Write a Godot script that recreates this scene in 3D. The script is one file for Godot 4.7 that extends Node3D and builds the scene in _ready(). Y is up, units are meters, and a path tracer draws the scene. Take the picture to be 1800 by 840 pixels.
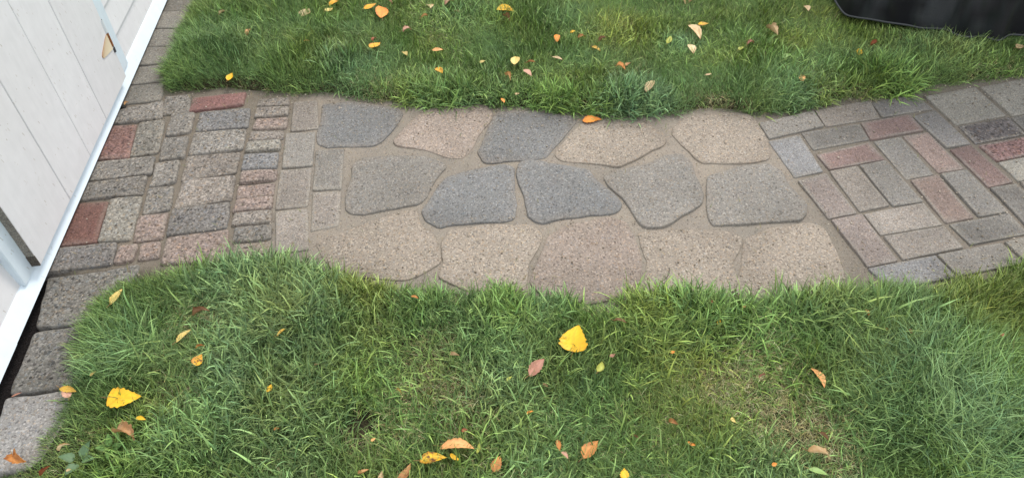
extends Node3D
# A garden path between two lawns, seen from standing height beside a shed.
# Metres, y up, the path's surface is y = 0.

var rng := RandomNumberGenerator.new()
var noise_a := FastNoiseLite.new()
var noise_b := FastNoiseLite.new()
var noise_c := FastNoiseLite.new()
var taken := {}
var mats := {}
var upper_lawn := PackedVector2Array()
var lower_lawn := PackedVector2Array()
var upper_edge := PackedVector2Array()
var lower_edge := PackedVector2Array()

func numbered(called: String, parent: Node) -> String:
	var key := str(parent.get_instance_id()) + called
	var n: int = taken.get(key, 0)
	taken[key] = n + 1
	return called if n == 0 else "%s_%03d" % [called, n]

func tag(o: Node, label: String, category := "", group := "", kind := "") -> void:
	if label: o.set_meta("label", label)
	if category: o.set_meta("category", category)
	if group: o.set_meta("group", group)
	if kind: o.set_meta("kind", kind)

func node(called: String, parent: Node = self) -> Node3D:
	var o := Node3D.new()
	o.name = numbered(called, parent)
	parent.add_child(o, true)
	return o

func put(called: String, mesh: Mesh, material: Material, parent: Node = self) -> MeshInstance3D:
	var o := MeshInstance3D.new()
	o.name = numbered(called, parent)
	o.mesh = mesh
	o.material_override = material
	parent.add_child(o, true)
	return o

# ---------------------------------------------------------------- textures
# A stone face of set pebbles: [colour image, height image]. lin() values are linear.
func pebbles(size: int, count: int, r_min: float, r_max: float, base: float, contrast: float, white_share: float, grain: float, salt: int, dark_low := 0.25) -> Array:
	var r := RandomNumberGenerator.new()
	r.seed = salt
	var px := PackedFloat32Array()
	px.resize(size * size * 3)
	var hh := PackedFloat32Array()
	hh.resize(size * size)
	var n := FastNoiseLite.new()
	n.seed = salt
	n.frequency = 0.02
	for y in size:
		for x in size:
			var v := base * (1.0 + grain * (r.randf() - 0.5))
			var i := y * size + x
			px[i * 3] = v; px[i * 3 + 1] = v * 0.985; px[i * 3 + 2] = v * 0.955
			hh[i] = 0.25 + 0.12 * r.randf()
	for k in count:
		var cx := r.randi() % size
		var cy := r.randi() % size
		var rad := lerpf(r_min, r_max, pow(r.randf(), 2.0))
		var t := r.randf()
		var v := base * (1.0 + contrast * (r.randf() * 2.0 - 1.0))
		var c := Vector3(v, v * 0.985, v * 0.96)
		if t < white_share: c = Vector3(1.0, 0.98, 0.95) * lerpf(0.75, 1.0, r.randf())
		elif t < white_share + 0.10: c = Vector3(base, base * 0.96, base * 0.95) * lerpf(dark_low, 0.72, r.randf())
		elif t < white_share + 0.24: c = Vector3(v * 1.08, v * 0.95, v * 0.80)
		elif t < white_share + 0.32: c = Vector3(v * 0.9, v * 0.97, v * 1.05)
		var sx := lerpf(0.7, 1.3, r.randf())
		var top := lerpf(0.45, 1.0, r.randf())
		var ir := int(ceil(rad * 1.3))
		for dy in range(-ir, ir + 1):
			for dx in range(-ir, ir + 1):
				var d := (dx * dx / (sx * sx) + dy * dy * sx * sx) / (rad * rad)
				if d <= 1.0:
					var i := posmod(cy + dy, size) * size + posmod(cx + dx, size)
					px[i * 3] = c.x; px[i * 3 + 1] = c.y; px[i * 3 + 2] = c.z
					hh[i] = top * (1.0 - 0.45 * d)
	var bytes := PackedByteArray()
	bytes.resize(size * size * 3)
	var hb := PackedByteArray()
	hb.resize(size * size)
	for i in size * size * 3:
		bytes[i] = int(clampf(pow(minf(px[i], 1.0), 1.0 / 2.2), 0.0, 1.0) * 255.0)
	for i in size * size: hb[i] = int(clampf(hh[i], 0.0, 1.0) * 255.0)
	return [ImageTexture.create_from_image(Image.create_from_data(size, size, false, Image.FORMAT_RGB8, bytes)), ImageTexture.create_from_image(Image.create_from_data(size, size, false, Image.FORMAT_L8, hb))]

func stone_material(tex: Array, metres: float, relief: float, rough: float) -> StandardMaterial3D:
	var m := StandardMaterial3D.new()
	m.albedo_texture = tex[0]
	m.vertex_color_use_as_albedo = true
	m.uv1_triplanar = true
	m.uv1_world_triplanar = true
	m.uv1_scale = Vector3.ONE / metres
	m.roughness = rough
	m.metallic_specular = 0.35
	m.heightmap_enabled = true
	m.heightmap_texture = tex[1]
	m.heightmap_scale = relief
	return m

func plain(c: Color, rough: float, vertex := false, spec := 0.4) -> StandardMaterial3D:
	var m := StandardMaterial3D.new()
	m.albedo_color = c.linear_to_srgb()
	m.roughness = rough
	m.metallic_specular = spec
	m.vertex_color_use_as_albedo = vertex
	return m

# ---------------------------------------------------------------- stones
func rounded(poly: Array, r: float, step: float, wobble: float, salt: float) -> PackedVector2Array:
	var n := poly.size()
	var raw := PackedVector2Array()
	for i in n:
		var p: Vector2 = poly[i]
		var a: Vector2 = poly[(i + n - 1) % n]
		var b: Vector2 = poly[(i + 1) % n]
		var ra := minf(r, p.distance_to(a) * 0.42)
		var rb := minf(r, p.distance_to(b) * 0.42)
		var s := p + (a - p).normalized() * ra
		var e := p + (b - p).normalized() * rb
		for k in 4:
			var t := k / 3.0
			raw.append(s.lerp(p, t).lerp(p.lerp(e, t), t))
	var out := PackedVector2Array()
	for i in raw.size():
		var a := raw[i]
		var b := raw[(i + 1) % raw.size()]
		var m := maxi(1, int(a.distance_to(b) / step))
		for k in m:
			var q := a.lerp(b, float(k) / m)
			out.append(q + Vector2(noise_c.get_noise_2d(q.x * 900.0 + salt, q.y * 900.0), noise_c.get_noise_2d(q.x * 900.0, q.y * 900.0 + 77.0 + salt)) * wobble)
	return out

func inset(out: PackedVector2Array, d: float) -> PackedVector2Array:
	var n := out.size()
	var res := PackedVector2Array()
	for i in n:
		var t := (out[(i + 1) % n] - out[(i + n - 1) % n]).normalized()
		res.append(out[i] + Vector2(-t.y, t.x) * d)   # rings run so that this points inwards
	return res

# poly is (x, z); top is the height of its face, bevel the worn edge, tint linear, edge what the rim fades to
func stone(poly: Array, top: float, thick: float, corner: float, bevel: float, dome: float, wobble: float, tint: Color, edge: Color, edge_share: float, blotch: float, slope := Vector2.ZERO, wander := 0.0015) -> ArrayMesh:
	var area := 0.0
	for i in poly.size():
		var a: Vector2 = poly[i]
		var b: Vector2 = poly[(i + 1) % poly.size()]
		area += a.x * b.y - b.x * a.y
	var pl := poly.duplicate()
	if area < 0.0: pl.reverse()
	var salt := rng.randf() * 900.0
	var o0 := rounded(pl, corner, 0.014, wobble, salt)
	var c := Vector2.ZERO
	for q in o0: c += q
	c /= o0.size()
	var o1 := inset(o0, bevel * 0.35)
	var o2 := inset(o0, bevel)
	var rings := [o0, o0, o1, o2]
	var hs := [top - thick, top - bevel * 0.8, top - bevel * 0.22, top]
	var es := [0.6, 0.6, 0.9, 1.0]
	for f in [0.10, 0.26, 0.5, 0.78]:
		var rr := PackedVector2Array()
		for q in o2: rr.append(q.lerp(c, f))
		rings.append(rr)
		hs.append(top)
		es.append(maxf(0.0, 1.0 - f * 5.5))
	var st := SurfaceTool.new()
	st.begin(Mesh.PRIMITIVE_TRIANGLES)
	var n := o0.size()
	for k in rings.size():
		for q: Vector2 in rings[k]:
			var h: float = hs[k]
			if k >= 2:
				h += noise_c.get_noise_2d(q.x * 260.0 + salt, q.y * 260.0) * wander + (q - c).dot(slope)
			if k >= 3:
				h += dome * float(k - 3) / 5.0
			var e: float = clampf(es[k] * edge_share * (1.0 + 1.4 * noise_c.get_noise_2d(q.x * 420.0, q.y * 420.0 + salt)), 0.0, 1.0)
			var s := 1.0 + blotch * noise_c.get_noise_2d(q.x * 190.0 - salt, q.y * 190.0)
			var col := Color(tint.r * s, tint.g * s, tint.b * s).lerp(edge, e)
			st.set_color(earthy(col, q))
			st.add_vertex(Vector3(q.x, h, q.y))
	st.set_color(tint)
	st.add_vertex(Vector3(c.x, top + dome, c.y))
	for k in rings.size() - 1:
		for i in n:
			var j := (i + 1) % n
			var a := k * n + i
			var b := k * n + j
			var d := (k + 1) * n + i
			var e := (k + 1) * n + j
			st.add_index(a); st.add_index(b); st.add_index(d)
			st.add_index(b); st.add_index(e); st.add_index(d)
	var last := (rings.size() - 1) * n
	for i in n:
		st.add_index(last + i); st.add_index(last + (i + 1) % n); st.add_index(rings.size() * n)
	st.generate_normals()
	return st.commit()

# earth and damp from the lawn's edge, worn into whatever lies beside it
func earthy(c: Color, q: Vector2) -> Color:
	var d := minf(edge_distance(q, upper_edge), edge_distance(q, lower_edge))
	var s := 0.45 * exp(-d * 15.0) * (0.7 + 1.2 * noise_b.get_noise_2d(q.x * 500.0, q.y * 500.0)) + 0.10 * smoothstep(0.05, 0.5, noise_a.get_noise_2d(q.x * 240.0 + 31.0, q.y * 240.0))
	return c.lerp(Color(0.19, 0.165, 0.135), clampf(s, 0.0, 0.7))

func shrunk(p: Array, d: float) -> Array:
	var c := Vector2.ZERO
	for q: Vector2 in p: c += q
	c /= p.size()
	var out := []
	for q: Vector2 in p: out.append(q + (c - q).normalized() * d)
	return out

# ---------------------------------------------------------------- ground
func edge_distance(p: Vector2, line: PackedVector2Array) -> float:
	var best := 9.0
	for i in line.size() - 1:
		best = minf(best, p.distance_to(Geometry2D.get_closest_point_to_segment(p, line[i], line[i + 1])))
	return best

func lawn_height(p: Vector2, upper: bool, d: float) -> float:
	var lift := 0.026 if upper else 0.010
	var roll := noise_a.get_noise_2d(p.x * 120.0, p.y * 120.0) * 0.012 + noise_b.get_noise_2d(p.x * 300.0, p.y * 300.0) * 0.005
	return lerpf(-0.03, lift + roll * smoothstep(0.0, 0.25, d), smoothstep(-0.01, 0.05, d))

func sand_height(p: Vector2) -> float:
	var base := lerpf(-0.0085, -0.0035, smoothstep(-0.80, -0.62, p.x))
	base = lerpf(base, -0.0065, smoothstep(0.80, 0.95, p.x))
	return base + noise_b.get_noise_2d(p.x * 420.0, p.y * 420.0) * 0.0022 + noise_c.get_noise_2d(p.x * 600.0, p.y * 600.0) * 0.0010

func grid(x0: float, x1: float, z0: float, z1: float, step: float, height: Callable, colour: Callable) -> ArrayMesh:
	var nx := int((x1 - x0) / step)
	var nz := int((z1 - z0) / step)
	var st := SurfaceTool.new()
	st.begin(Mesh.PRIMITIVE_TRIANGLES)
	for j in nz + 1:
		for i in nx + 1:
			var p := Vector2(x0 + i * step, z0 + j * step)
			st.set_color(colour.call(p))
			st.add_vertex(Vector3(p.x, height.call(p), p.y))
	for j in nz:
		for i in nx:
			var a := j * (nx + 1) + i
			st.add_index(a); st.add_index(a + 1); st.add_index(a + nx + 1)
			st.add_index(a + 1); st.add_index(a + nx + 2); st.add_index(a + nx + 1)
	st.generate_normals()
	return st.commit()

# ---------------------------------------------------------------- grass
# a little tuft: blades of a given length and width, bent over; its colour comes from the copy
func tuft(blades: int, length: float, width: float, bend: float, spread: float, splay: float, salt: int) -> ArrayMesh:
	var r := RandomNumberGenerator.new()
	r.seed = salt
	var st := SurfaceTool.new()
	st.begin(Mesh.PRIMITIVE_TRIANGLES)
	var at := 0
	for b in blades:
		var yaw := r.randf() * TAU
		var dir := Vector3(cos(yaw), 0, sin(yaw))
		var side := Vector3(-dir.z, 0, dir.x).rotated(Vector3.UP, r.randf_range(-0.5, 0.5))
		var root := Vector3(r.randf_range(-1, 1), 0, r.randf_range(-1, 1)) * spread
		var len_b := length * r.randf_range(0.55, 1.15)
		var tilt := splay * r.randf_range(0.2, 1.0)
		var curl := bend * r.randf_range(0.3, 1.3)
		var w := width * r.randf_range(0.7, 1.2)
		var p := root
		var segs := 4
		var shade := lerpf(0.22, 0.98, pow(r.randf(), 1.25))
		var warm := r.randf_range(-0.12, 0.12)
		for s in segs + 1:
			var t := float(s) / segs
			var ww := w * (1.0 - pow(t, 1.8)) * 0.5 + 0.00012
			if s == 0: ww *= 0.7
			st.set_color(Color(clampf(shade * (1.0 + warm), 0, 2), shade, clampf(shade * (1.0 - warm), 0, 2)))
			st.add_vertex(p - side * ww)
			st.add_vertex(p + side * ww)
			var ang := tilt + curl * t * t
			p += (Vector3.UP * cos(ang) + dir * sin(ang)) * (len_b / segs)
		for s in segs:
			var a := at + s * 2
			st.add_index(a); st.add_index(a + 1); st.add_index(a + 2)
			st.add_index(a + 1); st.add_index(a + 3); st.add_index(a + 2)
		at += (segs + 1) * 2
	st.generate_normals()
	return st.commit()

func grass_material(rough: float) -> StandardMaterial3D:
	var m := StandardMaterial3D.new()
	m.vertex_color_use_as_albedo = true
	m.roughness = rough
	m.metallic_specular = 0.35
	m.cull_mode = BaseMaterial3D.CULL_DISABLED
	m.backlight_enabled = true
	m.backlight = Color(0.26, 0.32, 0.13)
	return m

# clumps: [x, z, radius, kind, strength]; kinds: 0 coarse blue green, 1 coarse dark, 2 fine, 3 straw, 4 yellow green, 5 bare
var clumps := [
	[-0.631, -2.383, 0.12, 0, 1.00],
	[-0.287, -2.170, 0.16, 1, 1.10],
	[-0.123, -2.152, 0.14, 1, 0.80],
	[0.457, -2.134, 0.14, 0, 1.00],
	[0.121, -2.099, 0.15, 1, 0.80],
	[0.382, -2.099, 0.12, 1, 0.60],
	[0.648, -2.489, 0.15, 0, 0.60],
	[1.426, -2.303, 0.13, 1, 1.00],
	[1.733, -2.467, 0.20, 0, 0.30],
	[0.437, -2.600, 0.20, 4, 0.70],
	[-0.449, -2.152, 0.12, 3, 0.50],
	[0.741, -2.081, 0.13, 3, 1.10],
	[0.961, -2.081, 0.08, 3, 0.50],
	[1.273, -2.170, 0.07, 3, 1.00],
	[1.788, -2.303, 0.12, 3, 0.80],
	[-1.149, -2.600, 0.42, 2, 1.00],
	[-1.277, -2.303, 0.30, 2, 1.00],
	[-0.933, -2.467, 0.25, 2, 0.60],
	[-0.698, -2.170, 0.10, 3, 0.60],
	[-1.001, -2.226, 0.08, 3, 1.00],
	[0.115, -2.600, 0.35, 2, 0.30],
	[1.264, -2.600, 0.30, 4, 0.40],
	[0.896, -2.226, 0.20, 2, 0.60],
	[-0.674, -1.257, 0.20, 0, 1.10],
	[-0.506, -1.178, 0.22, 0, 0.90],
	[-0.398, -1.257, 0.12, 4, 0.60],
	[-0.612, -1.067, 0.20, 0, 0.70],
	[-0.238, -1.178, 0.10, 1, 0.80],
	[-0.030, -1.217, 0.12, 1, 1.00],
	[0.104, -1.187, 0.08, 0, 0.70],
	[0.440, -1.140, 0.20, 1, 1.00],
	[0.370, -1.168, 0.10, 4, 0.70],
	[0.283, -1.178, 0.06, 5, 0.60],
	[-0.809, -1.149, 0.10, 3, 1.00],
	[-0.914, -1.197, 0.07, 3, 0.60],
	[-1.026, -1.140, 0.30, 2, 1.00],
	[-1.025, -0.999, 0.20, 2, 0.80],
	[-0.703, -1.140, 0.08, 3, 0.60],
	[-0.337, -0.843, 0.05, 5, 0.90],
	[-0.347, -0.822, 0.08, 5, 0.70],
	[-0.175, -0.934, 0.20, 3, 0.50],
	[0.596, -0.999, 0.18, 3, 0.70],
	[0.702, -0.807, 0.14, 3, 1.00],
	[0.532, -0.903, 0.20, 3, 0.40],
	[0.458, -0.934, 0.20, 4, 0.60],
	[1.018, -0.919, 0.30, 2, 1.00],
	[1.062, -0.787, 0.30, 2, 1.10],
	[1.055, -1.140, 0.25, 2, 0.60],
	[1.298, -1.217, 0.22, 4, 1.00],
	[1.100, -1.178, 0.12, 2, 0.50],
	[0.818, -1.178, 0.12, 0, 0.30],
	[0.855, -1.067, 0.25, 2, 0.50],
	[-0.522, -0.858, 0.20, 0, 0.50],
	[-0.749, -0.759, 0.15, 1, 0.50],
	[-0.056, -1.033, 0.20, 0, 0.40],
	[0.249, -0.999, 0.15, 0, 0.40],
	[-0.125, -0.759, 0.30, 3, 0.30],
	[1.011, -0.919, 0.20, 6, 0.90],
	[1.061, -0.773, 0.22, 6, 1.00],
	[0.904, -0.773, 0.18, 6, 0.70],
	[-1.239, -2.383, 0.25, 6, 0.70],
	[-1.395, -2.646, 0.25, 6, 0.70],
	[-1.011, -1.067, 0.15, 6, 0.60],
	[-1.091, -2.215, 0.05, 5, 0.90],
	[0.825, -2.081, 0.04, 5, 0.70],
	[-1.241, -2.196, 0.05, 5, 0.60],
]

func in_frame(p: Vector2) -> bool:
	var fwd := -p.y * 0.7071 + 1.46 * 0.7071
	return absf(p.x) < fwd * 0.76 + 0.06 and p.y < -0.62 and p.y > -3.3

func scatter() -> void:
	var fine := []
	var coarse := []
	var dry := []
	for k in 5: fine.append(tuft(7, 0.062, 0.0021, 1.35, 0.013, 0.85, 100 + k))
	for k in 5: coarse.append(tuft(4, 0.066, 0.0047, 1.35, 0.012, 0.95, 200 + k))
	for k in 3: dry.append(tuft(6, 0.042, 0.0015, 1.4, 0.012, 1.25, 300 + k))
	# long coarse blades and long fine ones
	for k in 4: dry.append(tuft(7, 0.080, 0.0048, 1.35, 0.012, 1.15, 400 + k))
	for k in 4: dry.append(tuft(10, 0.080, 0.0016, 1.5, 0.014, 0.95, 500 + k))
	var gm := grass_material(0.55)
	for lawn in 2:
		var upper := lawn == 0
		var poly := upper_lawn if upper else lower_lawn
		var edge := upper_edge if upper else lower_edge
		var spots := []
		var tints := []
		for k in 21:
			spots.append([])
			tints.append([])
		var box := Rect2(poly[0], Vector2.ZERO)
		for p in poly: box = box.expand(p)
		var cell := 0.0078
		var nx := int(box.size.x / cell)
		var nz := int(box.size.y / cell)
		for jz in nz:
			for jx in nx:
				var p := box.position + Vector2(jx + rng.randf(), jz + rng.randf()) * cell
				var keep := rng.randf()
				if not in_frame(p) and keep > 0.3: continue
				var ragged := p + Vector2(noise_c.get_noise_2d(p.x * 700.0, p.y * 700.0), noise_c.get_noise_2d(p.x * 700.0, p.y * 700.0 + 400.0)) * 0.03
				if not Geometry2D.is_point_in_polygon(ragged, poly): continue
				var d := edge_distance(ragged, edge)
				var w_coarse := 0.30 + 0.9 * noise_a.get_noise_2d(p.x * 160.0 + 40.0, p.y * 160.0)
				var w_dry := 0.15 + 0.45 * noise_b.get_noise_2d(p.x * 230.0, p.y * 230.0 + 300.0)
				var blue := 0.30 + 0.75 * noise_b.get_noise_2d(p.x * 200.0 + 500.0, p.y * 200.0)
				var yell := 0.22 + 0.5 * noise_a.get_noise_2d(p.x * 330.0 - 90.0, p.y * 330.0)
				var tall := 1.0 + 0.5 * noise_a.get_noise_2d(p.x * 130.0, p.y * 130.0 + 200.0)
				var bare := 0.0
				var w_long := 0.03
				var w_hair := 0.0
				for c in clumps:
					var q := p.distance_to(Vector2(c[0], c[1])) / float(c[2])
					if q < 1.0:
						var s: float = (1.0 - q * q) * float(c[4])
						match int(c[3]):
							0: w_coarse += 1.3 * s; blue += 0.9 * s; w_dry -= 0.4 * s; tall += 0.15 * s; w_long += 0.22 * s
							1: w_coarse += 1.2 * s; blue -= 0.1 * s; yell -= 0.4 * s; w_dry -= 0.3 * s; tall += 0.2 * s; w_long += 0.25 * s
							2: w_coarse -= 1.2 * s; w_dry -= 0.35 * s; tall += 0.35 * s; blue += 0.15 * s
							3: w_dry += 0.62 * s; tall -= 0.25 * s
							4: yell += 1.0 * s; blue -= 0.5 * s
							5: bare += s
							6: w_hair += 0.7 * s; w_dry -= 0.3 * s; blue += 0.15 * s; yell -= 0.5 * s
				if rng.randf() < bare: continue
				w_coarse = clampf(w_coarse, 0.03, 0.93)
				w_dry = clampf(w_dry, 0.02, 0.75)
				blue = clampf(blue, 0.0, 1.0)
				yell = clampf(yell, 0.0, 1.0)
				var h := lawn_height(p, upper, d)
				var flow := noise_a.get_noise_2d(p.x * 90.0 + 700.0, p.y * 90.0) * 9.0
				var lean := Vector2(cos(flow), sin(flow)) * 0.42
				var over := 1.0 - smoothstep(0.0, 0.075, d)
				if over > 0.0:
					var out := Vector2(0, 1) if upper else Vector2(0, -1)
					if p.x < -1.0 : out = Vector2(-1.0, 0.35 if upper else -0.25)
					lean = lean.lerp(out.normalized() * (0.9 if p.x < -0.95 else 0.62), over)
				lean += Vector2(rng.randf_range(-0.3, 0.3), rng.randf_range(-0.3, 0.3))
				var up := Vector3(lean.x, 1.0, lean.y).normalized()
				var yaw := rng.randf() * TAU
				var x := Vector3(cos(yaw), 0, sin(yaw))
				var z := x.cross(up).normalized()
				x = up.cross(z).normalized()
				var size := tall * rng.randf_range(0.72, 1.2) * (0.84 if upper else 0.95)
				if p.x < -0.93 and d < 0.14: size *= lerpf(0.55, 1.0, d / 0.14)
				var green := Color(0.300, 0.485, 0.120)
				green = green.lerp(Color(0.315, 0.510, 0.260), blue * 0.75)
				green = green.lerp(Color(0.500, 0.560, 0.130), yell * 0.8)
				var kind := 0
				var t := rng.randf()
				if t < w_dry:
					kind = 10 + rng.randi() % 3
					green = Color(0.92, 0.76, 0.46).lerp(Color(0.66, 0.62, 0.25), rng.randf())
					size *= 0.95
				elif rng.randf() < w_hair:
					kind = 17 + rng.randi() % 4
				elif rng.randf() < w_long:
					kind = 13 + rng.randi() % 4
				elif rng.randf() < w_coarse:
					kind = 5 + rng.randi() % 5
				else:
					kind = rng.randi() % 5
					green = green.lerp(Color(0.290, 0.470, 0.160), 0.4)
				green = green * rng.randf_range(0.74, 1.5)
				spots[kind].append(Transform3D(Basis(x * size, up * size, z * size), Vector3(p.x, h - 0.002, p.y)))
				tints[kind].append(green)
		var root := node("grass")
		tag(root, "green grass of the lawn behind the stone path with fallen leaves in it" if upper else "green grass of the lawn in front of the stone path with fallen leaves in it", "grass", "", "stuff")
		for k in 21:
			if spots[k].is_empty(): continue
			var mm := MultiMesh.new()
			mm.transform_format = MultiMesh.TRANSFORM_3D
			mm.use_colors = true
			mm.mesh = fine[k] if k < 5 else (coarse[k - 5] if k < 10 else dry[k - 10])
			mm.instance_count = spots[k].size()
			for i in spots[k].size():
				mm.set_instance_transform(i, spots[k][i])
				mm.set_instance_color(i, tints[k][i])
			var o := MultiMeshInstance3D.new()
			o.name = numbered("fine_blades" if k < 5 else ("coarse_blades" if k < 10 else ("dry_blades" if k < 13 else ("long_coarse_blades" if k < 17 else "long_fine_blades"))), root)
			o.multimesh = mm
			o.material_override = gm
			o.set_meta("kind", "stuff")
			root.add_child(o, true)

# ---------------------------------------------------------------- leaves
var leaf_colours := {
	"orange": [Color(0.78, 0.30, 0.055), Color(0.55, 0.18, 0.04)], "yellow": [Color(0.84, 0.50, 0.035), Color(0.72, 0.38, 0.03)],
	"orangepale": [Color(0.78, 0.40, 0.16), Color(0.55, 0.26, 0.10)], "yellowspot": [Color(0.74, 0.44, 0.03), Color(0.30, 0.13, 0.02)],
	"orangebrown": [Color(0.56, 0.25, 0.07), Color(0.30, 0.12, 0.045)], "brownorange": [Color(0.46, 0.23, 0.09), Color(0.25, 0.11, 0.045)],
	"tanorange": [Color(0.58, 0.34, 0.15), Color(0.36, 0.19, 0.08)], "tan": [Color(0.55, 0.40, 0.23), Color(0.34, 0.22, 0.11)],
	"paleyellow": [Color(0.72, 0.56, 0.20), Color(0.52, 0.36, 0.10)], "brown": [Color(0.30, 0.17, 0.09), Color(0.15, 0.08, 0.04)],
	"brown2": [Color(0.40, 0.22, 0.10), Color(0.50, 0.31, 0.17)], "orangeyellow": [Color(0.80, 0.42, 0.04), Color(0.52, 0.20, 0.03)],
	"tanyellow": [Color(0.48, 0.38, 0.13), Color(0.33, 0.24, 0.08)], "yellowbrown": [Color(0.58, 0.36, 0.06), Color(0.36, 0.20, 0.04)],
	"pink": [Color(0.55, 0.31, 0.22), Color(0.36, 0.20, 0.13)], "cream": [Color(0.72, 0.55, 0.33), Color(0.45, 0.28, 0.12)],
	"rust": [Color(0.33, 0.10, 0.045), Color(0.20, 0.07, 0.035)], "greenyellow": [Color(0.40, 0.42, 0.08), Color(0.28, 0.30, 0.06)],
	"pinkbrown": [Color(0.42, 0.20, 0.14), Color(0.25, 0.12, 0.08)], "orangepink": [Color(0.60, 0.28, 0.15), Color(0.40, 0.17, 0.09)],
	"green": [Color(0.27, 0.40, 0.14), Color(0.20, 0.30, 0.09)],
}

func leaf_mesh(shape: String, length: float, width: float, colour: Array, spots: bool, salt: int) -> ArrayMesh:
	var r := RandomNumberGenerator.new()
	r.seed = salt
	var nl := 22
	var nw := 10
	var curl := r.randf_range(0.1, 0.5)
	var fold := r.randf_range(0.10, 0.35)
	var twist := r.randf_range(-0.25, 0.25)
	var sway := r.randf_range(-0.12, 0.12)
	var crinkle := 0.05
	if shape == "curled":
		curl = r.randf_range(1.2, 2.2); fold = r.randf_range(0.6, 1.2); twist = r.randf_range(-0.9, 0.9); crinkle = 0.17
	if shape == "slender":
		curl = r.randf_range(0.2, 0.9)
	if shape == "wide":
		fold = r.randf_range(0.08, 0.2)
		curl = 0.15
	var st := SurfaceTool.new()
	st.begin(Mesh.PRIMITIVE_TRIANGLES)
	var p := Vector3.ZERO
	for i in nl + 1:
		var t := float(i) / nl
		var w := sin(PI * pow(t, 0.72)) * (1.0 - 0.25 * t)
		if shape == "wide": w = pow(sin(PI * pow(t, 0.60)), 0.75) * (1.0 - 0.15 * t)
		if shape == "slender": w = pow(sin(PI * pow(t, 0.8)), 0.9)
		w = maxf(w, 0.03) * width * 0.5 * (1.0 + 0.07 * sin(t * 37.0 + salt) + crinkle * r.randf_range(-1, 1))
		var ang := curl * (t - 0.5)
		var along := Vector3(0, -sin(ang), cos(ang))
		var up := Vector3(0, cos(ang), sin(ang))
		var roll := twist * (t - 0.5)
		var sidev := Vector3.RIGHT.rotated(along, roll)
		up = up.rotated(along, roll)
		for j in nw + 1:
			var s := float(j) / nw * 2.0 - 1.0
			var bump := noise_c.get_noise_2d(t * 90.0 + salt * 13.0, s * 60.0) * crinkle * length * 0.7
			var q := p + sidev * (s * w * cos(fold * absf(s))) + up * (w * absf(s) * sin(fold * absf(s)) + bump) + Vector3.RIGHT * sway * length * sin(PI * t)
			var m := clampf(0.28 + 1.3 * noise_c.get_noise_2d(t * 110.0 - salt * 7.0, s * 70.0) + 0.55 * (absf(s) - 0.6), 0.0, 1.0)
			var c: Color = colour[0].lerp(colour[1], m)
			if absf(s) < 0.11: c = c.lerp(colour[1], 0.55)
			elif fposmod(t * 8.0 - absf(s) * 1.6, 1.0) < 0.16: c = c.lerp(colour[1], 0.3)
			if absf(s) > 0.85 and r.randf() < 0.35: c = c.lerp(Color(0.22, 0.10, 0.04), 0.35)
			if spots and noise_c.get_noise_2d(t * 260.0 + salt, s * 190.0) > 0.22: c = Color(0.13, 0.055, 0.02)
			st.set_color(c)
			st.add_vertex(q)
		p += along * (length / nl)
	for i in nl:
		for j in nw:
			var a := i * (nw + 1) + j
			st.add_index(a); st.add_index(a + 1); st.add_index(a + nw + 1)
			st.add_index(a + 1); st.add_index(a + nw + 2); st.add_index(a + nw + 1)
	st.generate_normals()
	var raw := st.commit()
	# settle the leaf so that its middle is its origin and its lowest point is at 0
	var box := raw.get_aabb()
	var arr := raw.surface_get_arrays(0)
	var vs: PackedVector3Array = arr[Mesh.ARRAY_VERTEX]
	for i in vs.size(): vs[i] -= Vector3(box.get_center().x, box.position.y, box.get_center().z)
	arr[Mesh.ARRAY_VERTEX] = vs
	var out := ArrayMesh.new()
	out.add_surface_from_arrays(Mesh.PRIMITIVE_TRIANGLES, arr)
	return out

func bar(a: Vector3, b: Vector3, ra: float, rb: float, sides := 5) -> ArrayMesh:
	var st := SurfaceTool.new()
	st.begin(Mesh.PRIMITIVE_TRIANGLES)
	var d := (b - a).normalized()
	var u := d.cross(Vector3.UP if absf(d.y) < 0.9 else Vector3.RIGHT).normalized()
	var v := d.cross(u)
	for k in sides:
		var t := TAU * k / sides
		var o := u * cos(t) + v * sin(t)
		st.add_vertex(a + o * ra)
		st.add_vertex(b + o * rb)
	for k in sides:
		var i := k * 2
		var j := ((k + 1) % sides) * 2
		st.add_index(i); st.add_index(j); st.add_index(i + 1)
		st.add_index(j); st.add_index(j + 1); st.add_index(i + 1)
	st.generate_normals()
	return st.commit()

var leaf_count := 0
func leaf(shape: String, a: Vector2, b: Vector2, ratio: float, colour: String, label: String, where: String) -> void:
	leaf_count += 1
	var length := a.distance_to(b) * (1.12 if a.distance_to(b) > 0.03 else 0.98)
	var mid := (a + b) * 0.5
	var h := 0.003
	if where != "path":
		var up := where == "up"
		h = lawn_height(mid, up, edge_distance(mid, upper_edge if up else lower_edge)) + (0.036 if up else 0.040)
	var root := node("fallen_leaf")
	root.position = Vector3(mid.x, h, mid.y)
	var d := b - a
	root.rotation = Vector3(rng.randf_range(-0.18, 0.18) if where != "path" else 0.0, atan2(d.x, d.y), rng.randf_range(-0.25, 0.25) if where != "path" else 0.0)
	tag(root, label, "leaf", "fallen leaves lying about")
	put("leaf_blade", leaf_mesh(shape, length, length * ratio, leaf_colours[colour], colour == "yellowspot" or label.contains("dark spots"), leaf_count), mats.leaf, root)
	if length > 0.034:
		put("stalk", bar(Vector3(0, 0.003, -length * 0.48), Vector3(0.004, 0.001, -length * 0.72), 0.0009, 0.0006), mats.stalk, root)

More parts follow.
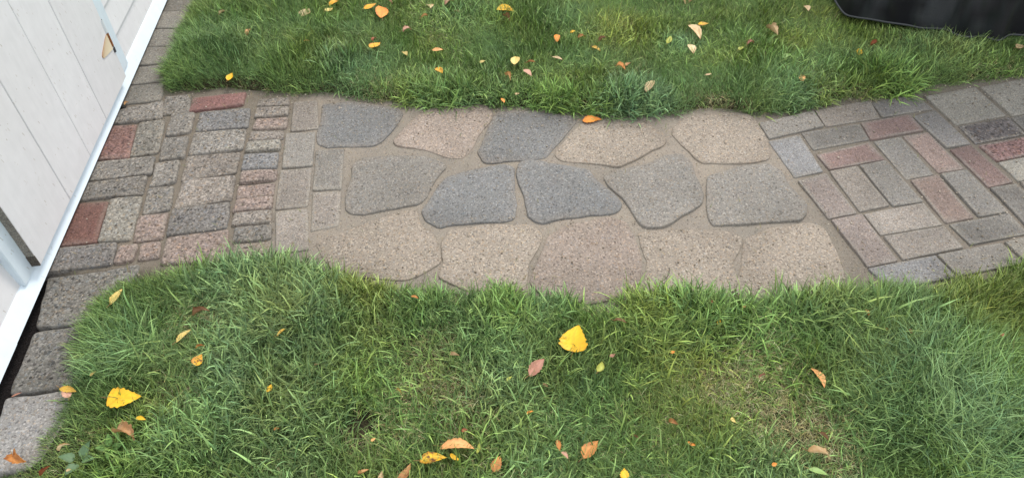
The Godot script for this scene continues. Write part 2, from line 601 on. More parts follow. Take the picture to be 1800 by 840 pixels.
# ---------------------------------------------------------------- boards
# a board with worn edges; size in its own axes, the box centred on at
func board(size: Vector3, at: Vector3, chamfer: float, tint: Color, grime: float, salt: float, taper := 0.0) -> ArrayMesh:
	var st := SurfaceTool.new()
	st.begin(Mesh.PRIMITIVE_TRIANGLES)
	st.set_smooth_group(-1)
	var n := 12
	var long := 1 if size.y > size.z else 2
	# cross section in (x, the shorter of y and z), swept along the longer
	var hx := size.x * 0.5
	var hs := (size.z if long == 1 else size.y) * 0.5
	var c := chamfer
	var ring := [Vector2(-hx, -hs), Vector2(hx - c + taper, -hs), Vector2(hx + taper, -hs + c), Vector2(hx, hs - c), Vector2(hx - c, hs), Vector2(-hx, hs)]
	var le := size[long]
	var m := ring.size()
	for side in m:
		var r0: Vector2 = ring[side]
		var r1: Vector2 = ring[(side + 1) % m]
		for i in n:
			for tri in [[0, 0, 1, 0, 0, 1], [1, 0, 1, 1, 0, 1]]:
				for k in 3:
					var e: int = tri[k * 2]
					var f: int = tri[k * 2 + 1]
					var q := r1 if e else r0
					var t := (float(i + f) / n - 0.5) * le
					var v := Vector3(q.x, t, q.y) if long == 1 else Vector3(q.x, q.y, t)
					v += at
					var low := exp(-maxf(v.y - 0.05, 0.0) * 11.0)
					var g := clampf(grime * (low * 0.7 + 0.7 * absf(noise_b.get_noise_3d(v.x * 400.0, v.y * 300.0 + salt, v.z * 400.0))), 0.0, 1.0)
					st.set_color(tint.lerp(Color(0.50, 0.46, 0.41), g))
					st.add_vertex(v)
	for s in [0, 1]:
		for i in range(1, m - 1):
			for q: Vector2 in [ring[0], ring[i + 1 - s], ring[i + s]]:
				var t: float = (s - 0.5) * le
				var v := Vector3(q.x, t, q.y) if long == 1 else Vector3(q.x, q.y, t)
				st.set_color(tint)
				st.add_vertex(v + at)
	st.generate_normals()
	return st.commit()

func paint_texture() -> Array:
	var size := 1024
	var r := RandomNumberGenerator.new()
	r.seed = 5
	var im := Image.create_empty(size, size, false, Image.FORMAT_RGB8)
	var hm := Image.create_empty(size, size, false, Image.FORMAT_L8)
	var n := FastNoiseLite.new()
	n.frequency = 0.012
	n.fractal_octaves = 4
	for y in size:
		for x in size:
			var v := 0.965 + 0.018 * n.get_noise_2d(x * 2.6, y * 0.5) + 0.02 * n.get_noise_2d(x + 900.0, y)
			im.set_pixel(x, y, Color(v, v * 0.997, v * 0.99))
			var h := 0.6 + 0.12 * n.get_noise_2d(x * 6.0, y * 0.6)
			hm.set_pixel(x, y, Color(h, h, h))
	for k in 210:   # small flakes and scuffs where the paint is off, mostly upright
		var cx := r.randi() % size
		var cy := r.randi() % size
		var le := r.randf_range(2, 16)
		var wd := r.randf_range(0.7, 2.4)
		var c := Color(0.70, 0.66, 0.60).lerp(Color(0.86, 0.83, 0.79), r.randf())
		for t in int(le):
			for s in int(ceil(wd)):
				var x := posmod(int(cx + s + t * r.randf_range(0.15, 0.45)), size)
				var y := posmod(cy + t, size)
				im.set_pixel(x, y, c)
				hm.set_pixel(x, y, Color(0.35, 0.35, 0.35))
	return [ImageTexture.create_from_image(im), ImageTexture.create_from_image(hm)]

func shed() -> void:
	var root := node("shed")
	root.position = Vector3(-1.0989, 0, 0)
	root.rotation.y = atan2(0.1418, 1.0)
	tag(root, "white painted wooden shed wall with a plank door beside the path", "shed")
	var warm := Color(0.785, 0.785, 0.820)
	var white := Color(0.71, 0.81, 0.90)
	var zs := func(z: float) -> float: return z * 1.01
	# the wall behind the boards
	put("wall_core", board(Vector3(0.10, 2.3, 4.3), Vector3(-0.105, 1.17, -2.9), 0.002, Color(0.3, 0.27, 0.24), 0.0, 1.0), mats.paint, root)
	# overlapping siding boards on both sides of the door
	for part in 2:
		var z0: float = -5.04 if part == 0 else zs.call(-1.240)
		var z1: float = zs.call(-2.346) if part == 0 else -0.76
		for k in 21:
			var h0: float = 0.042 + k * 0.108
			var b := put("siding_board", board(Vector3(0.012, 0.112, z1 - z0), Vector3(-0.045, h0 + 0.056, (z0 + z1) * 0.5), 0.0015, warm * rng.randf_range(0.98, 1.03), 0.22 if k < 2 else 0.12, k * 9.0 + part, 0.009), mats.paint, root)
			b.position.x = rng.randf_range(-0.0008, 0.0008)
	# jambs, with sawn inner edges
	for z in [[-2.350, -2.249], [-1.302, -1.2365]]:
		var a: float = zs.call(z[0])
		var e: float = zs.call(z[1])
		put("door_jamb", board(Vector3(0.026, 2.06, e - a), Vector3(-0.029, 0.051 + 1.03, (a + e) * 0.5), 0.0025, white, 0.06, 40.0 + a), mats.trim, root)
	put("door_head", board(Vector3(0.026, 0.07, 1.10), Vector3(-0.0285, 2.15, zs.call(-1.74)), 0.0025, white, 0.05, 3.0), mats.trim, root)
	# the base board under door and siding, in two lengths
	put("base_board", board(Vector3(0.024, 0.040, 3.96), Vector3(-0.036, 0.032, -5.04 + 1.98), 0.003, white, 0.05, 8.0, 0.024), mats.trim, root)
	put("base_board", board(Vector3(0.024, 0.044, 0.32), Vector3(-0.035, 0.034, -0.9215), 0.003, white, 0.05, 9.0, 0.024), mats.trim, root)
	# the door of upright boards
	var door := node("door", root)
	var cuts := [-2.241, -1.971, -1.774, -1.565, -1.298]
	for k in 4:
		var a: float = zs.call(cuts[k]) + 0.0012
		var e: float = zs.call(cuts[k + 1]) - 0.0012
		put("door_board", board(Vector3(0.022, 2.03, e - a), Vector3(-0.005 + rng.randf_range(-0.0007, 0.0007), 0.061 + 1.015, (a + e) * 0.5), 0.0018, warm * rng.randf_range(0.99, 1.03), 0.20, 20.0 + k * 7.0), mats.paint, door)
	# the bare weathered edge of the outermost board
	put("weathered_edge", board(Vector3(0.0215, 2.03, 0.0012), Vector3(-0.0052, 0.061 + 1.015, zs.call(-1.298) - 0.0003), 0.0003, Color(0.30, 0.285, 0.26), 0.9, 60.0), mats.edge, door)
	var rot := put("rotten_corner", board(Vector3(0.023, 0.035, 0.006), Vector3(-0.0052, 0.0785, zs.call(-1.298) - 0.001), 0.002, Color(0.07, 0.055, 0.045), 0.3, 61.0), mats.edge, door)
	rot.rotation.x = 0.0
	# the strap hinge, painted over, rust showing through
	var hz: float = zs.call(-2.235)
	var st := SurfaceTool.new()
	st.begin(Mesh.PRIMITIVE_TRIANGLES)
	st.set_smooth_group(-1)
	var flap := [Vector2(hz + 0.008, 0.234), Vector2(hz + 0.030, 0.230), Vector2(hz + 0.092, 0.212), Vector2(hz + 0.104, 0.207), Vector2(hz + 0.106, 0.200), Vector2(hz + 0.098, 0.194), Vector2(hz + 0.040, 0.183), Vector2(hz + 0.008, 0.178)]
	for s in [0, 1]:
		for i in range(1, flap.size() - 1):
			for q: Vector2 in [flap[0], flap[i], flap[i + 1]]:
				var rusty := clampf(0.12 + 0.8 * noise_c.get_noise_2d(q.x * 900.0, q.y * 900.0) + (0.35 if q.x > hz + 0.1 else 0.0), 0.0, 1.0)
				st.set_color(Color(0.74, 0.64, 0.47).lerp(Color(0.38, 0.19, 0.07), rusty))
				st.add_vertex(Vector3(0.0062 + s * 0.0025, q.y, q.x))
	for i in flap.size():
		var q0: Vector2 = flap[i]
		var q1: Vector2 = flap[(i + 1) % flap.size()]
		for v in [Vector3(0.0062, q0.y, q0.x), Vector3(0.0062, q1.y, q1.x), Vector3(0.0087, q0.y, q0.x), Vector3(0.0062, q1.y, q1.x), Vector3(0.0087, q1.y, q1.x), Vector3(0.0087, q0.y, q0.x)]:
			st.set_color(Color(0.32, 0.17, 0.08))
			st.add_vertex(v)
	st.generate_normals()
	tag(put("flap", st.commit(), mats.rust, door), "cream painted strap hinge flap with rust at its tip")
	for k in 3:
		var y0: float = [0.235, 0.184, 0.161][k]
		tag(put("hinge_knuckle", bar(Vector3(0.003, y0, hz - 0.002), Vector3(0.003, y0 + [0.048, 0.050, 0.017][k], hz - 0.002), 0.0085, 0.0085, 9), [mats.jamb_paint, mats.knuckle, mats.dark_iron][k], door), ["white painted hinge knuckle", "rusty orange hinge knuckle", "dark iron hinge pin end"][k])
	put("hinge_plate", board(Vector3(0.004, 0.075, 0.022), Vector3(-0.013, 0.209, hz - 0.024), 0.001, Color(0.66, 0.735, 0.80), 0.25, 70.0), mats.trim, root)

# ---------------------------------------------------------------- the cover
func cover() -> void:
	var root := node("covered_grill")
	root.position = Vector3(1.94, 0.015, -2.76)
	tag(root, "black fabric cover with a stitched hem hanging over a grill on the lawn", "grill cover")
	var outline := []
	# plan of the hem, from its far back corner round the front
	for q in [Vector2(-0.545, -0.36), Vector2(-0.585, -0.10), Vector2(-0.585, 0.09), Vector2(-0.54, 0.128), Vector2(-0.36, 0.178), Vector2(-0.24, 0.215), Vector2(-0.10, 0.262), Vector2(0.0, 0.252), Vector2(0.12, 0.228), Vector2(0.26, 0.215), Vector2(0.42, 0.24), Vector2(0.56, 0.22), Vector2(0.60, 0.17), Vector2(0.60, -0.30), Vector2(0.55, -0.36), Vector2(0.0, -0.37)]:
		outline.append(q)
	var st := SurfaceTool.new()
	st.begin(Mesh.PRIMITIVE_TRIANGLES)
	var cv := Curve3D.new()
	var n := 120
	var pts := PackedVector2Array()
	for i in n:
		var f := float(i) / n * outline.size()
		var k := int(f)
		var t := f - k
		var o0: Vector2 = outline[(k + outline.size() - 1) % outline.size()]
		var o1: Vector2 = outline[k]
		var o2: Vector2 = outline[(k + 1) % outline.size()]
		var o3: Vector2 = outline[(k + 2) % outline.size()]
		pts.append(o1.cubic_interpolate(o2, o0, o3, t))
	var rows := 22
	var vs := PackedVector3Array()
	for j in rows + 1:
		var v := float(j) / rows
		for i in n:
			var q := pts[i]
			var ang := float(i) / n
			var hem := 0.060 + 0.006 * smoothstep(-0.15, -0.55, q.x) - 0.008 * smoothstep(-0.25, 0.0, q.x)
			var y := lerpf(hem, 1.05, v)
			var shrink := lerpf(1.0, 0.80, pow(v, 1.4))
			var fold := (sin(ang * 62.0 + 2.4 * sin(ang * 17.0)) * 0.012 + noise_a.get_noise_2d(ang * 900.0, v * 70.0) * 0.03) * lerpf(1.0, 0.4, v)
			if v > 0.92: shrink *= 1.0 - (v - 0.92) * 3.5
			var p := q * shrink
			p += p.normalized() * fold
			var dust := clampf(0.5 + 1.4 * noise_b.get_noise_2d(q.x * 700.0, y * 500.0), 0, 1) * (1.0 - smoothstep(-0.25, 0.05, q.x)) * (1.0 - smoothstep(0.15, 0.5, v))
			st.set_color(Color(0.010, 0.011, 0.013).lerp(Color(0.060, 0.065, 0.072), dust))
			st.add_vertex(Vector3(p.x, y, p.y))
			if j == 0: vs.append(Vector3(p.x, y, p.y))
	st.set_color(Color(0.012, 0.013, 0.015))
	st.add_vertex(Vector3(0, 1.09, -0.05))
	for j in rows:
		for i in n:
			var a := j * n + i
			var b := j * n + (i + 1) % n
			st.add_index(a); st.add_index(a + n); st.add_index(b)
			st.add_index(b); st.add_index(a + n); st.add_index(b + n)
	for i in n:
		st.add_index(rows * n + i); st.add_index((rows + 1) * n); st.add_index(rows * n + (i + 1) % n)
	st.generate_normals()
	var cm := st.commit()
	put("cover_cloth", cm, mats.cloth, root)
	# the doubled hem
	var hs := SurfaceTool.new()
	hs.begin(Mesh.PRIMITIVE_TRIANGLES)
	for i in n:
		var p := vs[i]
		var o := Vector3(p.x, 0, p.z).normalized()
		for k in 6:
			var t := TAU * k / 6.0
			hs.add_vertex(p + o * cos(t) * 0.0045 + Vector3.UP * sin(t) * 0.0045)
	for i in n:
		for k in 6:
			var a := i * 6 + k
			var b := i * 6 + (k + 1) % 6
			var c := ((i + 1) % n) * 6 + k
			var d := ((i + 1) % n) * 6 + (k + 1) % 6
			hs.add_index(a); hs.add_index(b); hs.add_index(c)
			hs.add_index(b); hs.add_index(d); hs.add_index(c)
	hs.generate_normals()
	put("hem", hs.commit(), mats.hem, root)
	for q in [Vector2(-0.17, 0.13), Vector2(0.45, 0.12), Vector2(-0.42, -0.26), Vector2(0.45, -0.26)]:
		put("leg", bar(Vector3(q.x, -0.01, q.y), Vector3(q.x, 0.8, q.y), 0.016, 0.016, 10), mats.leg, root)

func weed(at: Vector2, label: String, leaves: int, size: float, colour: Color, salt: int) -> void:
	var r := RandomNumberGenerator.new()
	r.seed = salt
	var root := node("weed_plant")
	var upper := at.y < -1.8
	root.position = Vector3(at.x, lawn_height(at, upper, 0.3) + 0.004, at.y)
	tag(root, label, "weed", "broad leaved weeds in the grass")
	for k in leaves:
		var yaw := TAU * k / leaves + r.randf_range(-0.4, 0.4)
		var m := leaf_mesh("wide" if k % 2 else "ovate", size * r.randf_range(0.75, 1.1), size * 0.6, [colour, colour * 0.8], false, salt + k * 31)
		var o := put("leaf", m, mats.leaf, root)
		o.position = Vector3(sin(yaw), 0, cos(yaw)) * size * 0.62 + Vector3.UP * r.randf_range(0.016, 0.03)
		o.rotation = Vector3(-0.3, yaw, r.randf_range(-0.3, 0.3))
		put("stem", bar(Vector3.ZERO, o.position - Vector3(sin(yaw), 0, cos(yaw)) * size * 0.35, 0.0014, 0.001), mats.weed_stem, root)

# grass clippings, crumbs of soil and grit that nobody could count, lying on the path
func twig() -> void:
	var st := SurfaceTool.new()
	st.begin(Mesh.PRIMITIVE_TRIANGLES)
	var pts := []
	for k in 9:
		var t := k / 8.0
		pts.append(Vector3(0.388, 0.006, -1.271).lerp(Vector3(0.442, 0.006, -1.340), t) + Vector3(0.012, 0.004, 0.006) * sin(PI * t))
	for k in 8: st.append_from(bar(pts[k], pts[k + 1], 0.0011, 0.0010), 0, Transform3D())
	tag(put("grass_stalk", st.commit(), mats.stalk_dark), "thin dark bent grass stalk lying on the fourth stone of the lowest flagstone row", "stalk")

func debris() -> void:
	var root := node("path_litter")
	tag(root, "clippings, grit and soil crumbs scattered over the stone path", "litter", "", "stuff")
	var clip := tuft(1, 0.022, 0.0016, 0.4, 0.0, 1.5, 801)
	var grit := SphereMesh.new()
	grit.radius = 0.0022
	grit.height = 0.0036
	grit.radial_segments = 6
	grit.rings = 3
	for k in 2:
		var mm := MultiMesh.new()
		mm.transform_format = MultiMesh.TRANSFORM_3D
		mm.use_colors = true
		mm.mesh = clip if k == 0 else grit
		var where := []
		while where.size() < (420 if k == 0 else 1300):
			var p := Vector2(rng.randf_range(-1.3, 2.0), rng.randf_range(-2.35, -1.2))
			if Geometry2D.is_point_in_polygon(p, upper_lawn) or Geometry2D.is_point_in_polygon(p, lower_lawn): continue
			if p.x < -1.35 - (p.y + 1.8) * -0.14 or (p.x > 0.9 and p.y > -1.3): continue
			var d := minf(edge_distance(p, upper_edge), edge_distance(p, lower_edge))
			if rng.randf() > 0.12 + 0.9 * exp(-d * 9.0): continue
			where.append(p)
		mm.instance_count = where.size()
		for i in where.size():
			var s := rng.randf_range(0.5, 1.6)
			var b := Basis(Vector3.UP, rng.randf() * TAU).scaled(Vector3(s, s * 0.6, s))
			mm.set_instance_transform(i, Transform3D(b, Vector3(where[i].x, 0.0035, where[i].y)))
			var c := Color(0.30, 0.36, 0.12).lerp(Color(0.55, 0.42, 0.22), rng.randf()) if k == 0 else Color(0.10, 0.075, 0.05).lerp(Color(0.42, 0.36, 0.29), rng.randf())
			mm.set_instance_color(i, c)
		var o := MultiMeshInstance3D.new()
		o.name = "clippings" if k == 0 else "grit"
		o.multimesh = mm
		o.material_override = mats.leaf
		o.set_meta("kind", "stuff")
		root.add_child(o, true)

# ---------------------------------------------------------------- the scene
func _ready() -> void:
	rng.seed = 7
	for k in 3:
		var n: FastNoiseLite = [noise_a, noise_b, noise_c][k]
		n.seed = 11 + k
		n.frequency = 0.01
		n.fractal_octaves = [2, 3, 3][k]

	var cam := Camera3D.new()
	cam.name = "camera"
	cam.position = Vector3(0, 1.46, 0)
	cam.rotation_degrees = Vector3(-45, 0, 0)
	cam.fov = rad_to_deg(2.0 * atan(420.0 / 1240.0))
	cam.near = 0.05
	cam.far = 200.0
	add_child(cam)
	var we := WorldEnvironment.new()
	we.name = "overcast_sky"
	var env := Environment.new()
	env.background_mode = Environment.BG_SKY
	var sky := Sky.new()
	var sm := ProceduralSkyMaterial.new()
	sm.sky_top_color = Color(0.96, 0.98, 1.0)
	sm.sky_horizon_color = Color(0.86, 0.88, 0.90)
	sm.sky_curve = 0.3
	sm.ground_bottom_color = Color(0.25, 0.27, 0.22)
	sm.ground_horizon_color = Color(0.6, 0.63, 0.62)
	sm.sky_energy_multiplier = 1.0
	sm.use_debanding = false
	sky.sky_material = sm
	env.sky = sky
	env.tonemap_mode = Environment.TONE_MAPPER_LINEAR
	env.tonemap_exposure = 1.66
	env.sdfgi_enabled = true
	env.ssao_enabled = true
	env.ssil_enabled = true
	we.environment = env
	add_child(we)
	var sun := DirectionalLight3D.new()
	sun.name = "veiled_sun"
	sun.light_energy = 0.5
	sun.light_color = Color(1.0, 0.975, 0.94)
	sun.light_angular_distance = 15.0
	sun.shadow_enabled = true
	sun.rotation_degrees = Vector3(-52, 158, 0)
	add_child(sun)

	# materials
	var coarse_tex := pebbles(1024, 60000, 1.3, 4.2, 0.56, 0.55, 0.24, 0.7, 1)
	var fine_tex := pebbles(1024, 80000, 0.8, 3.0, 0.60, 0.45, 0.16, 0.55, 2, 0.42)
	var sand_tex := pebbles(1024, 60000, 0.6, 2.4, 0.70, 0.34, 0.06, 0.4, 3)
	mats.coarse = stone_material(coarse_tex, 1.15, 0.22, 0.85)
	mats.fine = stone_material(fine_tex, 1.05, 0.13, 0.85)
	mats.worn = stone_material(fine_tex, 0.83, 0.08, 0.82)
	mats.sand = stone_material(sand_tex, 0.9, 0.14, 0.95)
	mats.soil = stone_material(coarse_tex, 0.9, 0.6, 1.0)
	var paint := paint_texture()
	mats.paint = stone_material(paint, 0.8, 0.04, 0.55)
	mats.trim = stone_material(paint, 0.9, 0.02, 0.45)
	mats.edge = stone_material(coarse_tex, 0.5, 0.1, 0.9)
	mats.rust = plain(Color.WHITE, 0.7, true)
	mats.knuckle = stone_material(coarse_tex, 0.2, 0.06, 0.8)
	mats.knuckle.vertex_color_use_as_albedo = false
	mats.knuckle.albedo_color = Color(0.42, 0.16, 0.05).linear_to_srgb()
	mats.jamb_paint = plain(Color(0.66, 0.70, 0.72), 0.5)
	mats.dark_iron = plain(Color(0.06, 0.06, 0.065), 0.6)
	mats.leaf = grass_material(0.5)
	mats.leaf.backlight = Color(0.35, 0.3, 0.2)
	mats.stalk = plain(Color(0.25, 0.15, 0.06), 0.7)
	mats.stalk_dark = plain(Color(0.07, 0.06, 0.04), 0.7)
	mats.weed_stem = plain(Color(0.10, 0.16, 0.05), 0.6)
	mats.cloth = stone_material(sand_tex, 0.35, 0.04, 0.55)
	mats.cloth.cull_mode = BaseMaterial3D.CULL_DISABLED
	mats.hem = plain(Color(0.055, 0.058, 0.06), 0.6)
	mats.leg = plain(Color(0.30, 0.36, 0.38), 0.4)

	# lawn outlines (x, z)
	upper_edge = PackedVector2Array([Vector2(-1.435, -3.182), Vector2(-1.410, -2.956), Vector2(-1.393, -2.750), Vector2(-1.370, -2.563), Vector2(-1.338, -2.392), Vector2(-1.312, -2.288), Vector2(-1.271, -2.242), Vector2(-1.182, -2.242), Vector2(-1.077, -2.257), Vector2(-0.969, -2.235), Vector2(-0.801, -2.235), Vector2(-0.670, -2.212), Vector2(-0.540, -2.183), Vector2(-0.412, -2.154), Vector2(-0.287, -2.139), Vector2(-0.082, -2.146), Vector2(0.041, -2.118), Vector2(0.283, -2.090), Vector2(0.484, -2.079), Vector2(0.609, -2.100), Vector2(0.734, -2.114), Vector2(0.871, -2.093), Vector2(1.023, -2.129), Vector2(1.204, -2.179), Vector2(1.383, -2.216), Vector2(1.570, -2.261), Vector2(1.717, -2.304), Vector2(1.954, -2.347), Vector2(2.326, -2.425), Vector2(2.966, -2.541)])
	lower_edge = PackedVector2Array([Vector2(-1.131, -0.627), Vector2(-1.115, -0.741), Vector2(-1.081, -0.775), Vector2(-1.074, -0.854), Vector2(-1.077, -0.938), Vector2(-1.096, -1.037), Vector2(-1.123, -1.141), Vector2(-1.123, -1.238), Vector2(-1.092, -1.296), Vector2(-1.015, -1.321), Vector2(-0.908, -1.334), Vector2(-0.816, -1.347), Vector2(-0.725, -1.364), Vector2(-0.578, -1.356), Vector2(-0.516, -1.325), Vector2(-0.440, -1.296), Vector2(-0.312, -1.273), Vector2(-0.217, -1.252), Vector2(-0.108, -1.246), Vector2(-0.031, -1.262), Vector2(0.092, -1.238), Vector2(0.244, -1.210), Vector2(0.322, -1.226), Vector2(0.461, -1.234), Vector2(0.608, -1.206), Vector2(0.762, -1.214), Vector2(0.877, -1.238), Vector2(0.988, -1.248), Vector2(1.118, -1.262), Vector2(1.261, -1.304), Vector2(1.441, -1.347), Vector2(1.817, -1.437), Vector2(2.399, -1.545)])
	upper_lawn = upper_edge.duplicate()
	upper_lawn.append_array(PackedVector2Array([Vector2(3.9, -2.2), Vector2(3.9, -4.3), Vector2(-1.45, -4.3)]))
	lower_lawn = lower_edge.duplicate()
	lower_lawn.append_array(PackedVector2Array([Vector2(3.2, -0.9), Vector2(3.0, 0.1), Vector2(-0.92, 0.1)]))

	# the ground, out to the horizon
	var gh := func(p: Vector2) -> float:
		var up := Geometry2D.is_point_in_polygon(p, upper_lawn)
		var lo := Geometry2D.is_point_in_polygon(p, lower_lawn)
		var d := edge_distance(p, upper_edge if p.y < -1.75 or up else lower_edge)
		if not up and not lo: return -0.03 if d > 0.012 else lawn_height(p, p.y < -1.75, -d)
		return lawn_height(p, up, d)
	var gc := func(p: Vector2) -> Color:
		var t := clampf(0.5 + noise_b.get_noise_2d(p.x * 400.0, p.y * 400.0), 0.0, 1.0)
		if p.x < -1.0 and p.y > -1.45: return Color(0.022, 0.019, 0.016)  # shade of the gap at the shed's foot, painted into the soil colour
		return Color(0.085, 0.066, 0.042).lerp(Color(0.055, 0.060, 0.026), t)
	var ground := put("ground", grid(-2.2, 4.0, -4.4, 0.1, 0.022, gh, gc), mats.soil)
	tag(ground, "dark garden soil under the grass on both sides of the path", "soil", "", "structure")
	var far := PlaneMesh.new()
	far.size = Vector2(160, 160)
	var fm := stone_material(coarse_tex, 1.7, 0.5, 1.0)
	fm.vertex_color_use_as_albedo = false
	fm.albedo_color = Color(0.11, 0.20, 0.075).linear_to_srgb()
	var fo := put("ground_beyond", far, fm)
	fo.position.y = -0.045
	tag(fo, "lawn ground running on beyond the path and shed", "lawn", "", "structure")

	# the path: sand bed and its stones
	var path := node("garden_path")
	tag(path, "stone garden path of worn bricks, irregular flagstones and herringbone pavers", "path", "", "structure")
	var sc := func(p: Vector2) -> Color:
		var t := clampf(0.45 + 1.3 * noise_b.get_noise_2d(p.x * 260.0 + 90.0, p.y * 260.0), 0.0, 1.0)
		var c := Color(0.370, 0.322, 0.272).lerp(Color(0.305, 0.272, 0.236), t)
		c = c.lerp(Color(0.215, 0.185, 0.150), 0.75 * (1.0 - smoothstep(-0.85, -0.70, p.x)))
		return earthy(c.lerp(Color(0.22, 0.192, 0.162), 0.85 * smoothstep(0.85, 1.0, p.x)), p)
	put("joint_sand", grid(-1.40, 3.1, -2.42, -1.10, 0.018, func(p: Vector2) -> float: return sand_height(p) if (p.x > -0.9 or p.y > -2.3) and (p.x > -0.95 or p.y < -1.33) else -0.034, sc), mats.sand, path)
	var tones := {
		"grey": Color(0.312, 0.292, 0.270), "dark": Color(0.245, 0.232, 0.226), "blue": Color(0.275, 0.272, 0.278), "pale": Color(0.350, 0.330, 0.295),
		"warm": Color(0.350, 0.312, 0.282), "pink": Color(0.385, 0.305, 0.275), "red": Color(0.285, 0.172, 0.155), "red2": Color(0.265, 0.140, 0.122), "red3": Color(0.335, 0.172, 0.165), "tan": Color(0.425, 0.365, 0.308),
		"bluegrey": Color(0.262, 0.262, 0.265), "pinktan": Color(0.43, 0.355, 0.308),
		"dgrey": Color(0.250, 0.236, 0.222), "redp": Color(0.290, 0.205, 0.192), "redw": Color(0.300, 0.230, 0.208), "mottle": Color(0.230, 0.205, 0.205), "mottlered": Color(0.300, 0.188, 0.180),
		"warmp": Color(0.31, 0.262, 0.242), "pinkp": Color(0.340, 0.260, 0.232),
	}
	var notes := {"red": "red brick with pale specks", "red2": "dark red brick beside the shed", "red3": "bright red brick at the lawn edge", "blue": "blue grey paver", "pink": "pinkish paver", "dark": "dark grey paver", "redp": "red herringbone paver", "redw": "reddish brown paver", "mottle": "dark mottled paver with pale chips", "mottlered": "red mottled paver with pale chips", "bluegrey": "blue grey flagstone", "pinktan": "pinkish tan flagstone", "tan": "sandy tan flagstone", "pale": "pale grey paver"}
	var lay := func(called: String, colour: String, mesh: ArrayMesh, m: Material) -> void:
		var o := put(called, mesh, m, path)
		if notes.has(colour): o.set_meta("label", notes[colour])
	var dustc := Color(0.42, 0.36, 0.29)
	for s in worn_bricks():
		var t: Color = tones[s[0]] * rng.randf_range(0.94, 1.06)
		var red: bool = s[0].begins_with("red")
		lay.call("brick", s[0], stone(shrunk(s[1], -0.0012), rng.randf_range(-0.001, 0.004), 0.05, 0.010, 0.0058, 0.0015, 0.0035, t, t.lerp(Color(0.40, 0.36, 0.31), 0.6), 0.45 if not red else 0.3, 0.35, Vector2(rng.randf_range(-0.02, 0.02), rng.randf_range(-0.02, 0.02)), 0.0022), mats.fine if s[0] in ["red2", "red3"] else mats.coarse)
	for s in flush_bricks():
		var t: Color = tones[s[0]] * rng.randf_range(0.94, 1.06)
		lay.call("brick", s[0], stone(shrunk(s[1], 0.002), rng.randf_range(0.0002, 0.0018), 0.05, 0.006, 0.004, 0.0008, 0.0018, t, Color(0.44, 0.40, 0.35), 0.55, 0.3), mats.worn)
	for s in flagstones():
		var t: Color = tones[s[0]] * rng.randf_range(1.0, 1.07)
		var row: int = s[2]
		lay.call("flagstone", s[0], stone(s[1], [0.0014, 0.0035, 0.0012][row], 0.05, 0.013, [0.0030, 0.0038, 0.0026][row], [0.0008, 0.0012, 0.0008][row], 0.005, t, Color(0.37, 0.315, 0.26), [0.34, 0.22, 0.22][row], 0.26, Vector2(rng.randf_range(-0.008, 0.008), rng.randf_range(-0.008, 0.008)), 0.0022), mats.fine)
	for s in herringbone():
		var t: Color = tones[s[0]] * rng.randf_range(0.94, 1.06)
		var m: Material = mats.coarse if s[0].begins_with("mottle") else mats.worn
		lay.call("paver", s[0], stone(shrunk(s[1], -0.0006), rng.randf_range(-0.002, 0.0015), 0.06, 0.004, 0.0028, 0.0004, 0.0013, t, Color(0.36, 0.335, 0.30), 0.5, 0.42, Vector2(rng.randf_range(-0.012, 0.012), rng.randf_range(-0.012, 0.012)), 0.001), m)

	# the row of slabs along the shed
	var edging := node("edging_row")
	tag(edging, "row of grey concrete edging slabs along the foot of the shed", "edging", "", "structure")
	for s in edging_slabs():
		var t: Color = Color(0.315, 0.298, 0.268) if s[0] == "top" else Color(0.240, 0.232, 0.218)
		if s[0] == "low": t = Color(0.37, 0.36, 0.355)
		t = t * rng.randf_range(0.94, 1.06)
		put("slab", stone(shrunk(s[1], 0.0055), rng.randf_range(-0.004, 0.002), 0.06, 0.012, 0.007, 0.001, 0.006, t, t * 1.2, 0.3, 0.45, Vector2(rng.randf_range(-0.02, 0.02), rng.randf_range(-0.02, 0.02)), 0.003), mats.coarse if s[0] == "bot" else mats.fine, edging)

	shed()
	scatter()
	cover()
	debris()
	twig()
	fallen_leaves()
	small_things()

